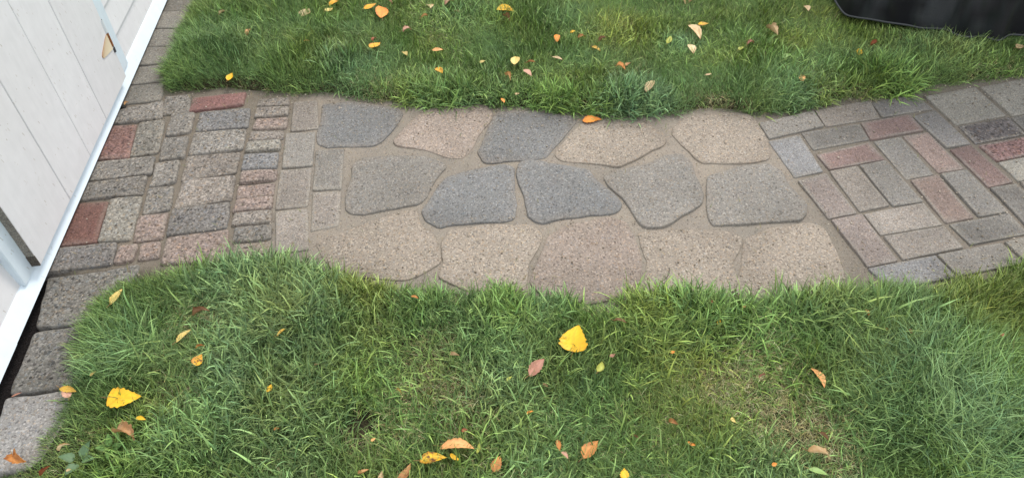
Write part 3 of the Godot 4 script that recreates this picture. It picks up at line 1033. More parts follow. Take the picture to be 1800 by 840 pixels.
func worn_bricks() -> Array:
	return [
		["grey", [Vector2(-1.436, -2.109), Vector2(-1.270, -2.171), Vector2(-1.239, -2.057), Vector2(-1.421, -2.029)]],
		["red", [Vector2(-1.426, -2.019), Vector2(-1.317, -2.032), Vector2(-1.271, -1.845), Vector2(-1.387, -1.827)]],
		["pale", [Vector2(-1.311, -2.039), Vector2(-1.226, -2.062), Vector2(-1.183, -1.873), Vector2(-1.271, -1.845)]],
		["grey", [Vector2(-1.404, -1.819), Vector2(-1.189, -1.851), Vector2(-1.165, -1.758), Vector2(-1.377, -1.722)]],
		["grey", [Vector2(-1.383, -1.712), Vector2(-1.175, -1.750), Vector2(-1.157, -1.660), Vector2(-1.362, -1.629)]],
		["red2", [Vector2(-1.372, -1.618), Vector2(-1.253, -1.631), Vector2(-1.215, -1.447), Vector2(-1.335, -1.425)]],
		["pale", [Vector2(-1.247, -1.633), Vector2(-1.153, -1.650), Vector2(-1.122, -1.462), Vector2(-1.214, -1.450)]],
		["dark", [Vector2(-1.346, -1.415), Vector2(-1.156, -1.449), Vector2(-1.133, -1.360), Vector2(-1.329, -1.323)]],
		["grey", [Vector2(-1.275, -2.196), Vector2(-1.184, -2.210), Vector2(-1.154, -2.101), Vector2(-1.248, -2.083)]],
		["grey", [Vector2(-1.213, -2.087), Vector2(-1.132, -2.100), Vector2(-1.114, -1.985), Vector2(-1.191, -1.961)]],
		["grey", [Vector2(-1.192, -1.946), Vector2(-1.112, -1.961), Vector2(-1.088, -1.845), Vector2(-1.166, -1.824)]],
		["grey", [Vector2(-1.169, -1.812), Vector2(-1.095, -1.827), Vector2(-1.075, -1.716), Vector2(-1.148, -1.691)]],
		["grey", [Vector2(-1.152, -1.688), Vector2(-1.073, -1.701), Vector2(-1.048, -1.591), Vector2(-1.125, -1.565)]],
		["pink", [Vector2(-1.135, -1.560), Vector2(-1.049, -1.578), Vector2(-1.026, -1.464), Vector2(-1.108, -1.447)]],
		["pink", [Vector2(-1.139, -1.432), Vector2(-1.089, -1.441), Vector2(-1.080, -1.374), Vector2(-1.131, -1.363)]],
		["pink", [Vector2(-1.082, -1.445), Vector2(-1.029, -1.455), Vector2(-1.009, -1.387), Vector2(-1.069, -1.374)]],
		["red3", [Vector2(-1.168, -2.192), Vector2(-0.985, -2.231), Vector2(-0.975, -2.147), Vector2(-1.157, -2.104)]],
		["blue", [Vector2(-1.116, -2.101), Vector2(-0.942, -2.127), Vector2(-0.922, -2.012), Vector2(-1.095, -1.984)]],
		["grey", [Vector2(-1.095, -1.976), Vector2(-0.924, -1.998), Vector2(-0.907, -1.888), Vector2(-1.078, -1.853)]],
		["warm", [Vector2(-1.083, -1.853), Vector2(-0.911, -1.873), Vector2(-0.893, -1.762), Vector2(-1.061, -1.724)]],
		["warm", [Vector2(-1.056, -1.727), Vector2(-0.892, -1.750), Vector2(-0.873, -1.633), Vector2(-1.039, -1.596)]],
		["dark", [Vector2(-1.041, -1.591), Vector2(-0.874, -1.625), Vector2(-0.851, -1.510), Vector2(-1.021, -1.473)]],
		["pink", [Vector2(-1.017, -1.467), Vector2(-0.847, -1.505), Vector2(-0.817, -1.369), Vector2(-0.997, -1.360)]],
		["warm", [Vector2(-0.927, -2.189), Vector2(-0.817, -2.198), Vector2(-0.808, -2.147), Vector2(-0.924, -2.142)]],
		["warm", [Vector2(-0.921, -2.130), Vector2(-0.807, -2.139), Vector2(-0.798, -2.085), Vector2(-0.912, -2.066)]],
		["pink", [Vector2(-0.907, -2.059), Vector2(-0.795, -2.071), Vector2(-0.788, -2.008), Vector2(-0.901, -2.000)]],
		["warm", [Vector2(-0.904, -1.989), Vector2(-0.793, -1.998), Vector2(-0.784, -1.946), Vector2(-0.898, -1.935)]],
		["pale", [Vector2(-0.900, -1.929), Vector2(-0.789, -1.937), Vector2(-0.780, -1.884), Vector2(-0.897, -1.873)]],
		["blue", [Vector2(-0.893, -1.857), Vector2(-0.781, -1.870), Vector2(-0.768, -1.789), Vector2(-0.880, -1.776)]],
		["pink", [Vector2(-0.878, -1.770), Vector2(-0.765, -1.781), Vector2(-0.757, -1.731), Vector2(-0.869, -1.710)]],
		["pink", [Vector2(-0.869, -1.701), Vector2(-0.756, -1.716), Vector2(-0.746, -1.655), Vector2(-0.861, -1.639)]],
		["pink", [Vector2(-0.858, -1.636), Vector2(-0.747, -1.650), Vector2(-0.739, -1.593), Vector2(-0.853, -1.578)]],
		["warm", [Vector2(-0.846, -1.573), Vector2(-0.734, -1.586), Vector2(-0.726, -1.532), Vector2(-0.839, -1.518)]],
		["grey", [Vector2(-0.827, -1.510), Vector2(-0.719, -1.522), Vector2(-0.708, -1.462), Vector2(-0.817, -1.446)]],
		["tan", [Vector2(-0.811, -1.441), Vector2(-0.704, -1.452), Vector2(-0.691, -1.387), Vector2(-0.803, -1.378)]],
	]

func flush_bricks() -> Array:
	return [
		["warm", [Vector2(-0.796, -2.166), Vector2(-0.710, -2.177), Vector2(-0.670, -1.998), Vector2(-0.768, -1.985)]],
		["grey", [Vector2(-0.782, -1.978), Vector2(-0.679, -1.985), Vector2(-0.651, -1.797), Vector2(-0.752, -1.785)]],
		["warm", [Vector2(-0.756, -1.779), Vector2(-0.651, -1.791), Vector2(-0.627, -1.600), Vector2(-0.726, -1.586)]],
		["warm", [Vector2(-0.724, -1.581), Vector2(-0.624, -1.593), Vector2(-0.585, -1.415), Vector2(-0.680, -1.396)]],
		["grey", [Vector2(-0.659, -1.883), Vector2(-0.564, -1.890), Vector2(-0.536, -1.680), Vector2(-0.629, -1.674)]],
		["warm", [Vector2(-0.628, -1.669), Vector2(-0.536, -1.675), Vector2(-0.516, -1.513), Vector2(-0.598, -1.487)]],
	]

func flagstones() -> Array:
	return [
		["bluegrey", [Vector2(-0.688, -2.147), Vector2(-0.594, -2.168), Vector2(-0.411, -2.126), Vector2(-0.387, -2.091), Vector2(-0.400, -2.029), Vector2(-0.440, -1.925), Vector2(-0.472, -1.901), Vector2(-0.627, -1.894), Vector2(-0.664, -1.918), Vector2(-0.670, -1.947), Vector2(-0.676, -2.059)], 0],
		["pinktan", [Vector2(-0.299, -2.119), Vector2(-0.227, -2.142), Vector2(-0.153, -2.142), Vector2(-0.092, -2.145), Vector2(-0.071, -2.099), Vector2(-0.076, -2.044), Vector2(-0.114, -1.954), Vector2(-0.145, -1.866), Vector2(-0.165, -1.838), Vector2(-0.208, -1.842), Vector2(-0.279, -1.876), Vector2(-0.395, -1.908), Vector2(-0.408, -1.933), Vector2(-0.375, -2.006), Vector2(-0.333, -2.088)], 0],
		["bluegrey", [Vector2(-0.063, -2.088), Vector2(-0.032, -2.110), Vector2(0.106, -2.100), Vector2(0.220, -2.078), Vector2(0.229, -2.044), Vector2(0.177, -1.954), Vector2(0.115, -1.838), Vector2(0.068, -1.828), Vector2(0.001, -1.824), Vector2(-0.071, -1.811), Vector2(-0.092, -1.815), Vector2(-0.117, -1.869), Vector2(-0.104, -1.918)], 0],
		["tan", [Vector2(0.236, -2.026), Vector2(0.347, -2.078), Vector2(0.486, -2.029), Vector2(0.531, -1.969), Vector2(0.531, -1.933), Vector2(0.512, -1.904), Vector2(0.469, -1.876), Vector2(0.407, -1.828), Vector2(0.352, -1.791), Vector2(0.278, -1.804), Vector2(0.161, -1.825), Vector2(0.141, -1.855), Vector2(0.147, -1.883), Vector2(0.179, -1.933)], 0],
		["tan", [Vector2(0.555, -2.002), Vector2(0.620, -2.075), Vector2(0.782, -2.106), Vector2(0.853, -2.078), Vector2(0.873, -1.976), Vector2(0.867, -1.869), Vector2(0.848, -1.828), Vector2(0.776, -1.811), Vector2(0.628, -1.811), Vector2(0.608, -1.835), Vector2(0.573, -1.904), Vector2(0.547, -1.969)], 0],
		["grey", [Vector2(-0.524, -1.801), Vector2(-0.497, -1.839), Vector2(-0.396, -1.849), Vector2(-0.277, -1.849), Vector2(-0.228, -1.815), Vector2(-0.211, -1.788), Vector2(-0.242, -1.730), Vector2(-0.264, -1.649), Vector2(-0.281, -1.611), Vector2(-0.365, -1.590), Vector2(-0.448, -1.564), Vector2(-0.495, -1.567), Vector2(-0.516, -1.590), Vector2(-0.521, -1.649), Vector2(-0.516, -1.756)], 1],
		["bluegrey", [Vector2(-0.214, -1.736), Vector2(-0.137, -1.775), Vector2(-0.029, -1.804), Vector2(0.007, -1.791), Vector2(0.007, -1.711), Vector2(0.016, -1.579), Vector2(0.008, -1.550), Vector2(-0.027, -1.531), Vector2(-0.127, -1.525), Vector2(-0.188, -1.516), Vector2(-0.218, -1.505), Vector2(-0.262, -1.533), Vector2(-0.279, -1.579), Vector2(-0.258, -1.625), Vector2(-0.232, -1.705)], 1],
		["bluegrey", [Vector2(0.034, -1.825), Vector2(0.072, -1.828), Vector2(0.168, -1.801), Vector2(0.250, -1.775), Vector2(0.271, -1.730), Vector2(0.321, -1.655), Vector2(0.338, -1.614), Vector2(0.334, -1.584), Vector2(0.312, -1.565), Vector2(0.241, -1.556), Vector2(0.155, -1.544), Vector2(0.096, -1.524), Vector2(0.066, -1.533), Vector2(0.047, -1.561), Vector2(0.032, -1.661), Vector2(0.012, -1.762), Vector2(0.017, -1.801)], 1],
		["grey", [Vector2(0.293, -1.743), Vector2(0.359, -1.782), Vector2(0.438, -1.808), Vector2(0.513, -1.855), Vector2(0.566, -1.862), Vector2(0.595, -1.815), Vector2(0.589, -1.749), Vector2(0.600, -1.705), Vector2(0.600, -1.649), Vector2(0.590, -1.611), Vector2(0.549, -1.579), Vector2(0.504, -1.544), Vector2(0.452, -1.511), Vector2(0.394, -1.505), Vector2(0.378, -1.533), Vector2(0.350, -1.625), Vector2(0.305, -1.698)], 1],
		["grey", [Vector2(0.615, -1.702), Vector2(0.627, -1.744), Vector2(0.666, -1.764), Vector2(0.743, -1.796), Vector2(0.839, -1.808), Vector2(0.870, -1.773), Vector2(0.880, -1.702), Vector2(0.912, -1.603), Vector2(0.893, -1.562), Vector2(0.868, -1.537), Vector2(0.767, -1.527), Vector2(0.680, -1.520), Vector2(0.597, -1.515), Vector2(0.593, -1.545), Vector2(0.601, -1.622)], 1],
		["tan", [Vector2(-0.573, -1.446), Vector2(-0.547, -1.467), Vector2(-0.449, -1.522), Vector2(-0.348, -1.579), Vector2(-0.295, -1.590), Vector2(-0.273, -1.522), Vector2(-0.222, -1.467), Vector2(-0.206, -1.405), Vector2(-0.204, -1.364), Vector2(-0.234, -1.335), Vector2(-0.287, -1.296), Vector2(-0.490, -1.315), Vector2(-0.548, -1.394)], 2],
		["tan", [Vector2(-0.207, -1.446), Vector2(-0.187, -1.500), Vector2(-0.065, -1.522), Vector2(0.066, -1.522), Vector2(0.091, -1.478), Vector2(0.075, -1.415), Vector2(0.048, -1.354), Vector2(0.035, -1.259), Vector2(-0.129, -1.259), Vector2(-0.206, -1.306), Vector2(-0.198, -1.364)], 2],
		["pinktan", [Vector2(0.106, -1.467), Vector2(0.154, -1.516), Vector2(0.296, -1.556), Vector2(0.347, -1.533), Vector2(0.362, -1.467), Vector2(0.371, -1.374), Vector2(0.354, -1.296), Vector2(0.335, -1.249), Vector2(0.207, -1.213), Vector2(0.090, -1.231), Vector2(0.048, -1.287), Vector2(0.080, -1.394)], 2],
		["tan", [Vector2(0.370, -1.489), Vector2(0.535, -1.502), Vector2(0.648, -1.494), Vector2(0.676, -1.467), Vector2(0.656, -1.405), Vector2(0.628, -1.364), Vector2(0.625, -1.306), Vector2(0.601, -1.231), Vector2(0.375, -1.231), Vector2(0.365, -1.296), Vector2(0.382, -1.364), Vector2(0.373, -1.457)], 2],
		["tan", [Vector2(0.681, -1.460), Vector2(0.761, -1.505), Vector2(0.896, -1.532), Vector2(0.931, -1.508), Vector2(0.933, -1.437), Vector2(0.936, -1.369), Vector2(0.931, -1.325), Vector2(0.894, -1.242), Vector2(0.762, -1.212), Vector2(0.617, -1.212), Vector2(0.611, -1.273), Vector2(0.645, -1.347)], 2],
	]

func herringbone() -> Array:
	return [
		["grey", [Vector2(0.867, -2.035), Vector2(1.081, -2.111), Vector2(1.091, -2.018), Vector2(0.880, -1.943)]],
		["warm", [Vector2(1.088, -2.114), Vector2(1.309, -2.179), Vector2(1.304, -2.067), Vector2(1.098, -2.017)]],
		["dark", [Vector2(1.310, -2.164), Vector2(1.490, -2.220), Vector2(1.517, -2.125), Vector2(1.314, -2.071)]],
		["dgrey", [Vector2(1.000, -1.980), Vector2(1.220, -2.033), Vector2(1.223, -1.943), Vector2(1.013, -1.885)]],
		["redp", [Vector2(1.226, -2.037), Vector2(1.415, -2.085), Vector2(1.427, -1.992), Vector2(1.226, -1.940)]],
		["blue", [Vector2(0.875, -1.932), Vector2(0.991, -1.970), Vector2(1.011, -1.773), Vector2(0.908, -1.741)]],
		["redp", [Vector2(1.017, -1.859), Vector2(1.217, -1.927), Vector2(1.232, -1.832), Vector2(1.033, -1.780)]],
		["dgrey", [Vector2(1.233, -1.932), Vector2(1.334, -1.956), Vector2(1.365, -1.758), Vector2(1.265, -1.733)]],
		["redw", [Vector2(1.344, -1.961), Vector2(1.438, -1.983), Vector2(1.477, -1.787), Vector2(1.384, -1.766)]],
		["dark", [Vector2(1.423, -2.074), Vector2(1.518, -2.113), Vector2(1.555, -1.916), Vector2(1.464, -1.896)]],
		["pale", [Vector2(1.519, -2.201), Vector2(1.730, -2.263), Vector2(1.757, -2.081), Vector2(1.555, -2.025)]],
		["pale", [Vector2(1.752, -2.263), Vector2(1.978, -2.331), Vector2(1.993, -2.143), Vector2(1.780, -2.078)]],
		["redp", [Vector2(1.473, -1.885), Vector2(1.552, -1.911), Vector2(1.602, -1.719), Vector2(1.510, -1.693)]],
		["mottle", [Vector2(1.562, -2.018), Vector2(1.763, -2.072), Vector2(1.771, -1.972), Vector2(1.575, -1.919)]],
		["mottlered", [Vector2(1.580, -1.908), Vector2(1.769, -1.959), Vector2(1.784, -1.877), Vector2(1.601, -1.824)]],
		["pale", [Vector2(1.602, -1.817), Vector2(1.760, -1.859), Vector2(1.775, -1.766), Vector2(1.619, -1.722)]],
		["dgrey", [Vector2(1.771, -2.072), Vector2(1.975, -2.129), Vector2(1.985, -2.038), Vector2(1.782, -1.979)]],
		["redw", [Vector2(1.779, -1.964), Vector2(1.985, -2.022), Vector2(1.994, -1.932), Vector2(1.795, -1.880)]],
		["dgrey", [Vector2(1.786, -1.871), Vector2(1.992, -1.924), Vector2(1.995, -1.824), Vector2(1.788, -1.770)]],
		["warm", [Vector2(1.032, -1.773), Vector2(1.129, -1.799), Vector2(1.164, -1.608), Vector2(1.062, -1.580)]],
		["dgrey", [Vector2(1.139, -1.802), Vector2(1.232, -1.827), Vector2(1.274, -1.625), Vector2(1.173, -1.605)]],
		["warmp", [Vector2(0.915, -1.723), Vector2(1.015, -1.761), Vector2(1.051, -1.574), Vector2(0.956, -1.547)]],
		["pinkp", [Vector2(1.276, -1.726), Vector2(1.375, -1.754), Vector2(1.399, -1.554), Vector2(1.304, -1.530)]],
		["dgrey", [Vector2(1.386, -1.758), Vector2(1.478, -1.780), Vector2(1.515, -1.579), Vector2(1.415, -1.557)]],
		["dgrey", [Vector2(1.513, -1.689), Vector2(1.604, -1.709), Vector2(1.639, -1.526), Vector2(1.541, -1.502)]],
		["warm", [Vector2(1.621, -1.716), Vector2(1.716, -1.741), Vector2(1.746, -1.557), Vector2(1.651, -1.532)]],
		["warmp", [Vector2(0.963, -1.542), Vector2(1.062, -1.567), Vector2(1.099, -1.374), Vector2(1.005, -1.349)]],
		["warm", [Vector2(1.071, -1.570), Vector2(1.274, -1.622), Vector2(1.291, -1.523), Vector2(1.089, -1.478)]],
		["warm", [Vector2(1.096, -1.474), Vector2(1.289, -1.514), Vector2(1.308, -1.425), Vector2(1.115, -1.378)]],
		["dgrey", [Vector2(1.310, -1.523), Vector2(1.515, -1.576), Vector2(1.528, -1.484), Vector2(1.334, -1.437)]],
		["blue", [Vector2(1.004, -1.345), Vector2(1.213, -1.394), Vector2(1.235, -1.312), Vector2(1.037, -1.265)]],
		["grey", [Vector2(1.222, -1.398), Vector2(1.427, -1.446), Vector2(1.449, -1.363), Vector2(1.246, -1.315)]],
		["pale", [Vector2(1.440, -1.451), Vector2(1.618, -1.496), Vector2(1.635, -1.414), Vector2(1.460, -1.369)]],
		["grey", [Vector2(1.541, -1.493), Vector2(1.748, -1.545), Vector2(1.765, -1.460), Vector2(1.626, -1.502)]],
		["warm", [Vector2(2.073, -2.359), Vector2(2.266, -2.410), Vector2(2.291, -2.315), Vector2(2.099, -2.263)]],
		["pale", [Vector2(2.270, -2.412), Vector2(2.463, -2.463), Vector2(2.488, -2.368), Vector2(2.296, -2.316)]],
		["pale", [Vector2(2.467, -2.464), Vector2(2.660, -2.516), Vector2(2.685, -2.420), Vector2(2.493, -2.369)]],
		["warm", [Vector2(2.665, -2.517), Vector2(2.857, -2.569), Vector2(2.882, -2.473), Vector2(2.690, -2.422)]],
		["grey", [Vector2(2.862, -2.570), Vector2(3.054, -2.622), Vector2(3.079, -2.526), Vector2(2.887, -2.474)]],
		["pale", [Vector2(2.001, -2.234), Vector2(2.193, -2.285), Vector2(2.219, -2.190), Vector2(2.027, -2.138)]],
		["redw", [Vector2(2.198, -2.287), Vector2(2.391, -2.338), Vector2(2.416, -2.243), Vector2(2.224, -2.191)]],
		["dgrey", [Vector2(2.395, -2.340), Vector2(2.588, -2.391), Vector2(2.613, -2.295), Vector2(2.421, -2.244)]],
		["pale", [Vector2(2.592, -2.392), Vector2(2.785, -2.444), Vector2(2.810, -2.348), Vector2(2.618, -2.297)]],
		["dgrey", [Vector2(2.789, -2.445), Vector2(2.982, -2.497), Vector2(3.007, -2.401), Vector2(2.815, -2.350)]],
		["pale", [Vector2(2.126, -2.162), Vector2(2.318, -2.213), Vector2(2.344, -2.118), Vector2(2.152, -2.066)]],
		["dgrey", [Vector2(2.323, -2.215), Vector2(2.515, -2.266), Vector2(2.541, -2.170), Vector2(2.349, -2.119)]],
		["redw", [Vector2(2.520, -2.267), Vector2(2.712, -2.319), Vector2(2.738, -2.223), Vector2(2.546, -2.172)]],
		["grey", [Vector2(2.717, -2.320), Vector2(2.910, -2.372), Vector2(2.935, -2.276), Vector2(2.743, -2.225)]],
		["pale", [Vector2(2.054, -2.037), Vector2(2.246, -2.088), Vector2(2.272, -1.993), Vector2(2.080, -1.941)]],
		["warm", [Vector2(2.251, -2.090), Vector2(2.443, -2.141), Vector2(2.469, -2.046), Vector2(2.277, -1.994)]],
		["warm", [Vector2(2.448, -2.142), Vector2(2.640, -2.194), Vector2(2.666, -2.098), Vector2(2.474, -2.047)]],
		["dgrey", [Vector2(2.645, -2.195), Vector2(2.837, -2.247), Vector2(2.863, -2.151), Vector2(2.671, -2.100)]],
		["redw", [Vector2(2.842, -2.248), Vector2(3.034, -2.300), Vector2(3.060, -2.204), Vector2(2.868, -2.152)]],
		["pale", [Vector2(2.179, -1.965), Vector2(2.371, -2.016), Vector2(2.397, -1.921), Vector2(2.205, -1.869)]],
		["pale", [Vector2(2.376, -2.018), Vector2(2.568, -2.069), Vector2(2.594, -1.973), Vector2(2.402, -1.922)]],
		["redw", [Vector2(2.573, -2.070), Vector2(2.765, -2.122), Vector2(2.791, -2.026), Vector2(2.599, -1.975)]],
		["redw", [Vector2(2.770, -2.123), Vector2(2.962, -2.175), Vector2(2.988, -2.079), Vector2(2.796, -2.028)]],
		["dgrey", [Vector2(1.910, -1.787), Vector2(2.102, -1.839), Vector2(2.128, -1.743), Vector2(1.935, -1.691)]],
		["warm", [Vector2(2.107, -1.840), Vector2(2.299, -1.891), Vector2(2.325, -1.796), Vector2(2.132, -1.744)]],
		["warm", [Vector2(2.304, -1.893), Vector2(2.496, -1.944), Vector2(2.522, -1.849), Vector2(2.330, -1.797)]],
		["dgrey", [Vector2(2.501, -1.945), Vector2(2.693, -1.997), Vector2(2.719, -1.901), Vector2(2.527, -1.850)]],
		["warm", [Vector2(2.698, -1.998), Vector2(2.890, -2.050), Vector2(2.916, -1.954), Vector2(2.724, -1.903)]],
		["pale", [Vector2(1.838, -1.662), Vector2(2.030, -1.714), Vector2(2.056, -1.618), Vector2(1.863, -1.566)]],
		["redw", [Vector2(2.035, -1.715), Vector2(2.227, -1.766), Vector2(2.253, -1.671), Vector2(2.060, -1.619)]],
		["dgrey", [Vector2(2.232, -1.768), Vector2(2.424, -1.819), Vector2(2.450, -1.724), Vector2(2.257, -1.672)]],
		["dgrey", [Vector2(2.429, -1.821), Vector2(2.621, -1.872), Vector2(2.647, -1.776), Vector2(2.454, -1.725)]],
		["dgrey", [Vector2(2.626, -1.873), Vector2(2.818, -1.925), Vector2(2.844, -1.829), Vector2(2.651, -1.778)]],
		["dgrey", [Vector2(2.823, -1.926), Vector2(3.015, -1.978), Vector2(3.041, -1.882), Vector2(2.849, -1.830)]],
		["warm", [Vector2(1.963, -1.590), Vector2(2.155, -1.641), Vector2(2.180, -1.546), Vector2(1.988, -1.494)]],
		["pale", [Vector2(2.160, -1.643), Vector2(2.352, -1.694), Vector2(2.377, -1.599), Vector2(2.185, -1.547)]],
		["dgrey", [Vector2(2.357, -1.696), Vector2(2.549, -1.747), Vector2(2.575, -1.651), Vector2(2.382, -1.600)]],
		["grey", [Vector2(2.554, -1.748), Vector2(2.746, -1.800), Vector2(2.772, -1.704), Vector2(2.579, -1.653)]],
		["dgrey", [Vector2(2.751, -1.801), Vector2(2.943, -1.853), Vector2(2.969, -1.757), Vector2(2.776, -1.706)]],
		["grey", [Vector2(1.890, -1.465), Vector2(2.083, -1.517), Vector2(2.108, -1.421), Vector2(1.916, -1.369)]],
		["redw", [Vector2(2.088, -1.518), Vector2(2.280, -1.569), Vector2(2.305, -1.474), Vector2(2.113, -1.422)]],
		["pale", [Vector2(2.285, -1.571), Vector2(2.477, -1.622), Vector2(2.502, -1.527), Vector2(2.310, -1.475)]],
		["dgrey", [Vector2(2.482, -1.623), Vector2(2.674, -1.675), Vector2(2.699, -1.579), Vector2(2.507, -1.528)]],
		["redw", [Vector2(2.679, -1.676), Vector2(2.871, -1.728), Vector2(2.897, -1.632), Vector2(2.704, -1.581)]],
		["dgrey", [Vector2(2.876, -1.729), Vector2(3.068, -1.781), Vector2(3.094, -1.685), Vector2(2.901, -1.633)]],
		["redw", [Vector2(2.607, -1.551), Vector2(2.799, -1.603), Vector2(2.824, -1.507), Vector2(2.632, -1.456)]],
		["redw", [Vector2(2.804, -1.604), Vector2(2.996, -1.656), Vector2(3.021, -1.560), Vector2(2.829, -1.509)]],
	]

func edging_slabs() -> Array:
	return [
		["top", [Vector2(-1.622, -3.179), Vector2(-1.384, -3.206), Vector2(-1.380, -3.021), Vector2(-1.579, -3.007)]],
		["top", [Vector2(-1.579, -3.007), Vector2(-1.380, -3.021), Vector2(-1.371, -2.871), Vector2(-1.542, -2.853)]],
		["top", [Vector2(-1.542, -2.853), Vector2(-1.371, -2.871), Vector2(-1.356, -2.711), Vector2(-1.519, -2.695)]],
		["top", [Vector2(-1.519, -2.695), Vector2(-1.356, -2.711), Vector2(-1.341, -2.568), Vector2(-1.498, -2.550)]],
		["top", [Vector2(-1.498, -2.550), Vector2(-1.341, -2.568), Vector2(-1.326, -2.429), Vector2(-1.472, -2.410)]],
		["top", [Vector2(-1.472, -2.410), Vector2(-1.326, -2.429), Vector2(-1.307, -2.304), Vector2(-1.448, -2.279)]],
		["top", [Vector2(-1.448, -2.279), Vector2(-1.307, -2.304), Vector2(-1.279, -2.175), Vector2(-1.429, -2.145)]],
		["bot", [Vector2(-1.299, -1.310), Vector2(-1.048, -1.367), Vector2(-1.062, -1.162), Vector2(-1.248, -1.126)]],
		["bot", [Vector2(-1.248, -1.126), Vector2(-1.062, -1.162), Vector2(-1.021, -0.960), Vector2(-1.215, -0.927)]],
		["low", [Vector2(-1.215, -0.927), Vector2(-1.021, -0.960), Vector2(-0.995, -0.755), Vector2(-1.182, -0.708)]],
		["low", [Vector2(-1.182, -0.708), Vector2(-0.995, -0.755), Vector2(-0.966, -0.557), Vector2(-1.151, -0.519)]],
	]

func fallen_leaves() -> void:
	leaf("ovate", Vector2(0.251, -2.045), Vector2(0.312, -2.052), 0.66, "orange", "orange oval leaf lying flat on the stone path at the lawn's edge", "path")
	leaf("curled", Vector2(-1.400, -2.139), Vector2(-1.390, -2.157), 0.60, "tanorange", "crumb of brown leaf on the pavers at the foot of the shed", "path")
	leaf("slender", Vector2(-1.197, -0.922), Vector2(-1.175, -0.935), 0.20, "pinkbrown", "thin reddish brown leaf stem in the joint of the lowest edging slabs", "path")
	leaf("wide", Vector2(-0.930, -0.889), Vector2(-0.857, -0.886), 0.62, "yellow", "big bright yellow leaf in the grass near the shed slabs, folded at its lower edge", "low")
	leaf("wide", Vector2(0.150, -1.027), Vector2(0.160, -1.093), 0.98, "yellow", "big bright yellow leaf split down its middle, below the stone path", "low")
	leaf("slender", Vector2(-0.154, -0.773), Vector2(-0.084, -0.767), 0.40, "orangepale", "long pale orange leaf lying above a spotted yellow leaf", "low")
	leaf("ovate", Vector2(-0.196, -0.734), Vector2(-0.144, -0.746), 0.62, "yellowspot", "yellow leaf with brown spots beside the long pale orange leaf", "low")
	leaf("slender", Vector2(-0.136, -0.752), Vector2(-0.113, -0.735), 0.36, "yellow", "small yellow leaf tucked between the spotted yellow leaf and the pale orange leaf", "low")
	leaf("ovate", Vector2(-0.039, -0.715), Vector2(-0.026, -0.748), 0.66, "orangebrown", "orange tan crumpled leaf a hand's width from the long pale orange leaf", "low")
	leaf("ovate", Vector2(-0.235, -0.690), Vector2(-0.215, -0.726), 0.50, "brownorange", "tan leaf cut by the bottom of the photo, middle one of three in a row", "low")
	leaf("curled", Vector2(-0.328, -0.703), Vector2(-0.303, -0.715), 0.60, "tanorange", "curled tan orange leaf at the bottom edge beneath the grass bare patch", "low")
	leaf("ovate", Vector2(-0.278, -0.690), Vector2(-0.276, -0.713), 0.60, "tan", "tan leaf tip just showing at the bottom edge between two browner leaves", "low")
	leaf("slender", Vector2(-1.036, -1.169), Vector2(-1.032, -1.223), 0.42, "paleyellow", "pale yellow leaf standing on edge near the dark brick beside the shed", "low")
	leaf("slender", Vector2(-0.822, -1.044), Vector2(-0.804, -1.084), 0.42, "paleyellow", "pale cream yellow pointed leaf lying above the small spotted orange leaf", "low")
	leaf("curled", Vector2(-0.810, -1.129), Vector2(-0.772, -1.142), 0.70, "brown", "dry brown curled leaf in the thin dead grass below the small bricks", "low")
	leaf("curled", Vector2(-0.773, -1.027), Vector2(-0.752, -1.035), 0.60, "orangebrown", "small rust coloured leaf touching above the spotted orange yellow leaf", "low")
	leaf("ovate", Vector2(-0.759, -0.978), Vector2(-0.756, -1.011), 0.80, "orangeyellow", "small orange yellow leaf with dark spots and a pointed foot", "low")
	leaf("ovate", Vector2(-0.948, -1.040), Vector2(-0.928, -1.045), 0.50, "tanyellow", "small dull yellow tan leaf alone in fine grass beside the cream yellow leaf", "low")
	leaf("slender", Vector2(-1.059, -0.921), Vector2(-1.018, -0.913), 0.34, "yellowbrown", "yellow brown leaf of a crossed pair beside the edging slabs", "low")
	leaf("ovate", Vector2(-1.030, -0.898), Vector2(-1.054, -0.919), 0.60, "pink", "pinkish leaf of a crossed pair beside the edging slabs", "low")
	leaf("slender", Vector2(-0.850, -0.840), Vector2(-0.824, -0.836), 0.40, "yellow", "little yellow leaf just below the big bright yellow leaf near the shed", "low")
	leaf("curled", Vector2(-0.881, -0.807), Vector2(-0.827, -0.785), 0.62, "brown2", "brown crumpled leaf with torn edges below the little yellow leaf", "low")
	leaf("curled", Vector2(-0.989, -0.758), Vector2(-0.965, -0.774), 0.50, "cream", "cream curled leaf by the last edging slab at the bottom of the lawn", "low")
	leaf("ovate", Vector2(-1.001, -0.951), Vector2(-0.992, -0.965), 0.60, "tanyellow", "faded yellow leaf scrap half buried in grass above the crossed leaf pair", "low")
	leaf("ovate", Vector2(-0.569, -0.907), Vector2(-0.562, -0.929), 0.70, "yellow", "small yellow leaf on coarse grass below the slender ochre leaf", "low")
	leaf("ovate", Vector2(-0.532, -0.810), Vector2(-0.519, -0.814), 0.70, "orangebrown", "tiny rust round leaf in coarse grass below the small yellow leaf", "low")
	leaf("slender", Vector2(-0.584, -1.068), Vector2(-0.570, -1.095), 0.28, "yellowbrown", "slender ochre leaf lying across coarse blades below the flush pavers", "low")
	leaf("curled", Vector2(-1.000, -0.700), Vector2(-0.984, -0.723), 0.55, "rust", "rusty red curled leaf among weeds at the bottom corner by the slabs", "low")
	leaf("curled", Vector2(-1.101, -0.763), Vector2(-1.063, -0.746), 0.80, "orangebrown", "orange brown crumpled leaf at the very corner of the lowest slab", "low")
	leaf("ovate", Vector2(-0.952, -0.713), Vector2(-0.940, -0.715), 0.70, "tan", "tiny tan round leaf next to the low broad leaved weed", "low")
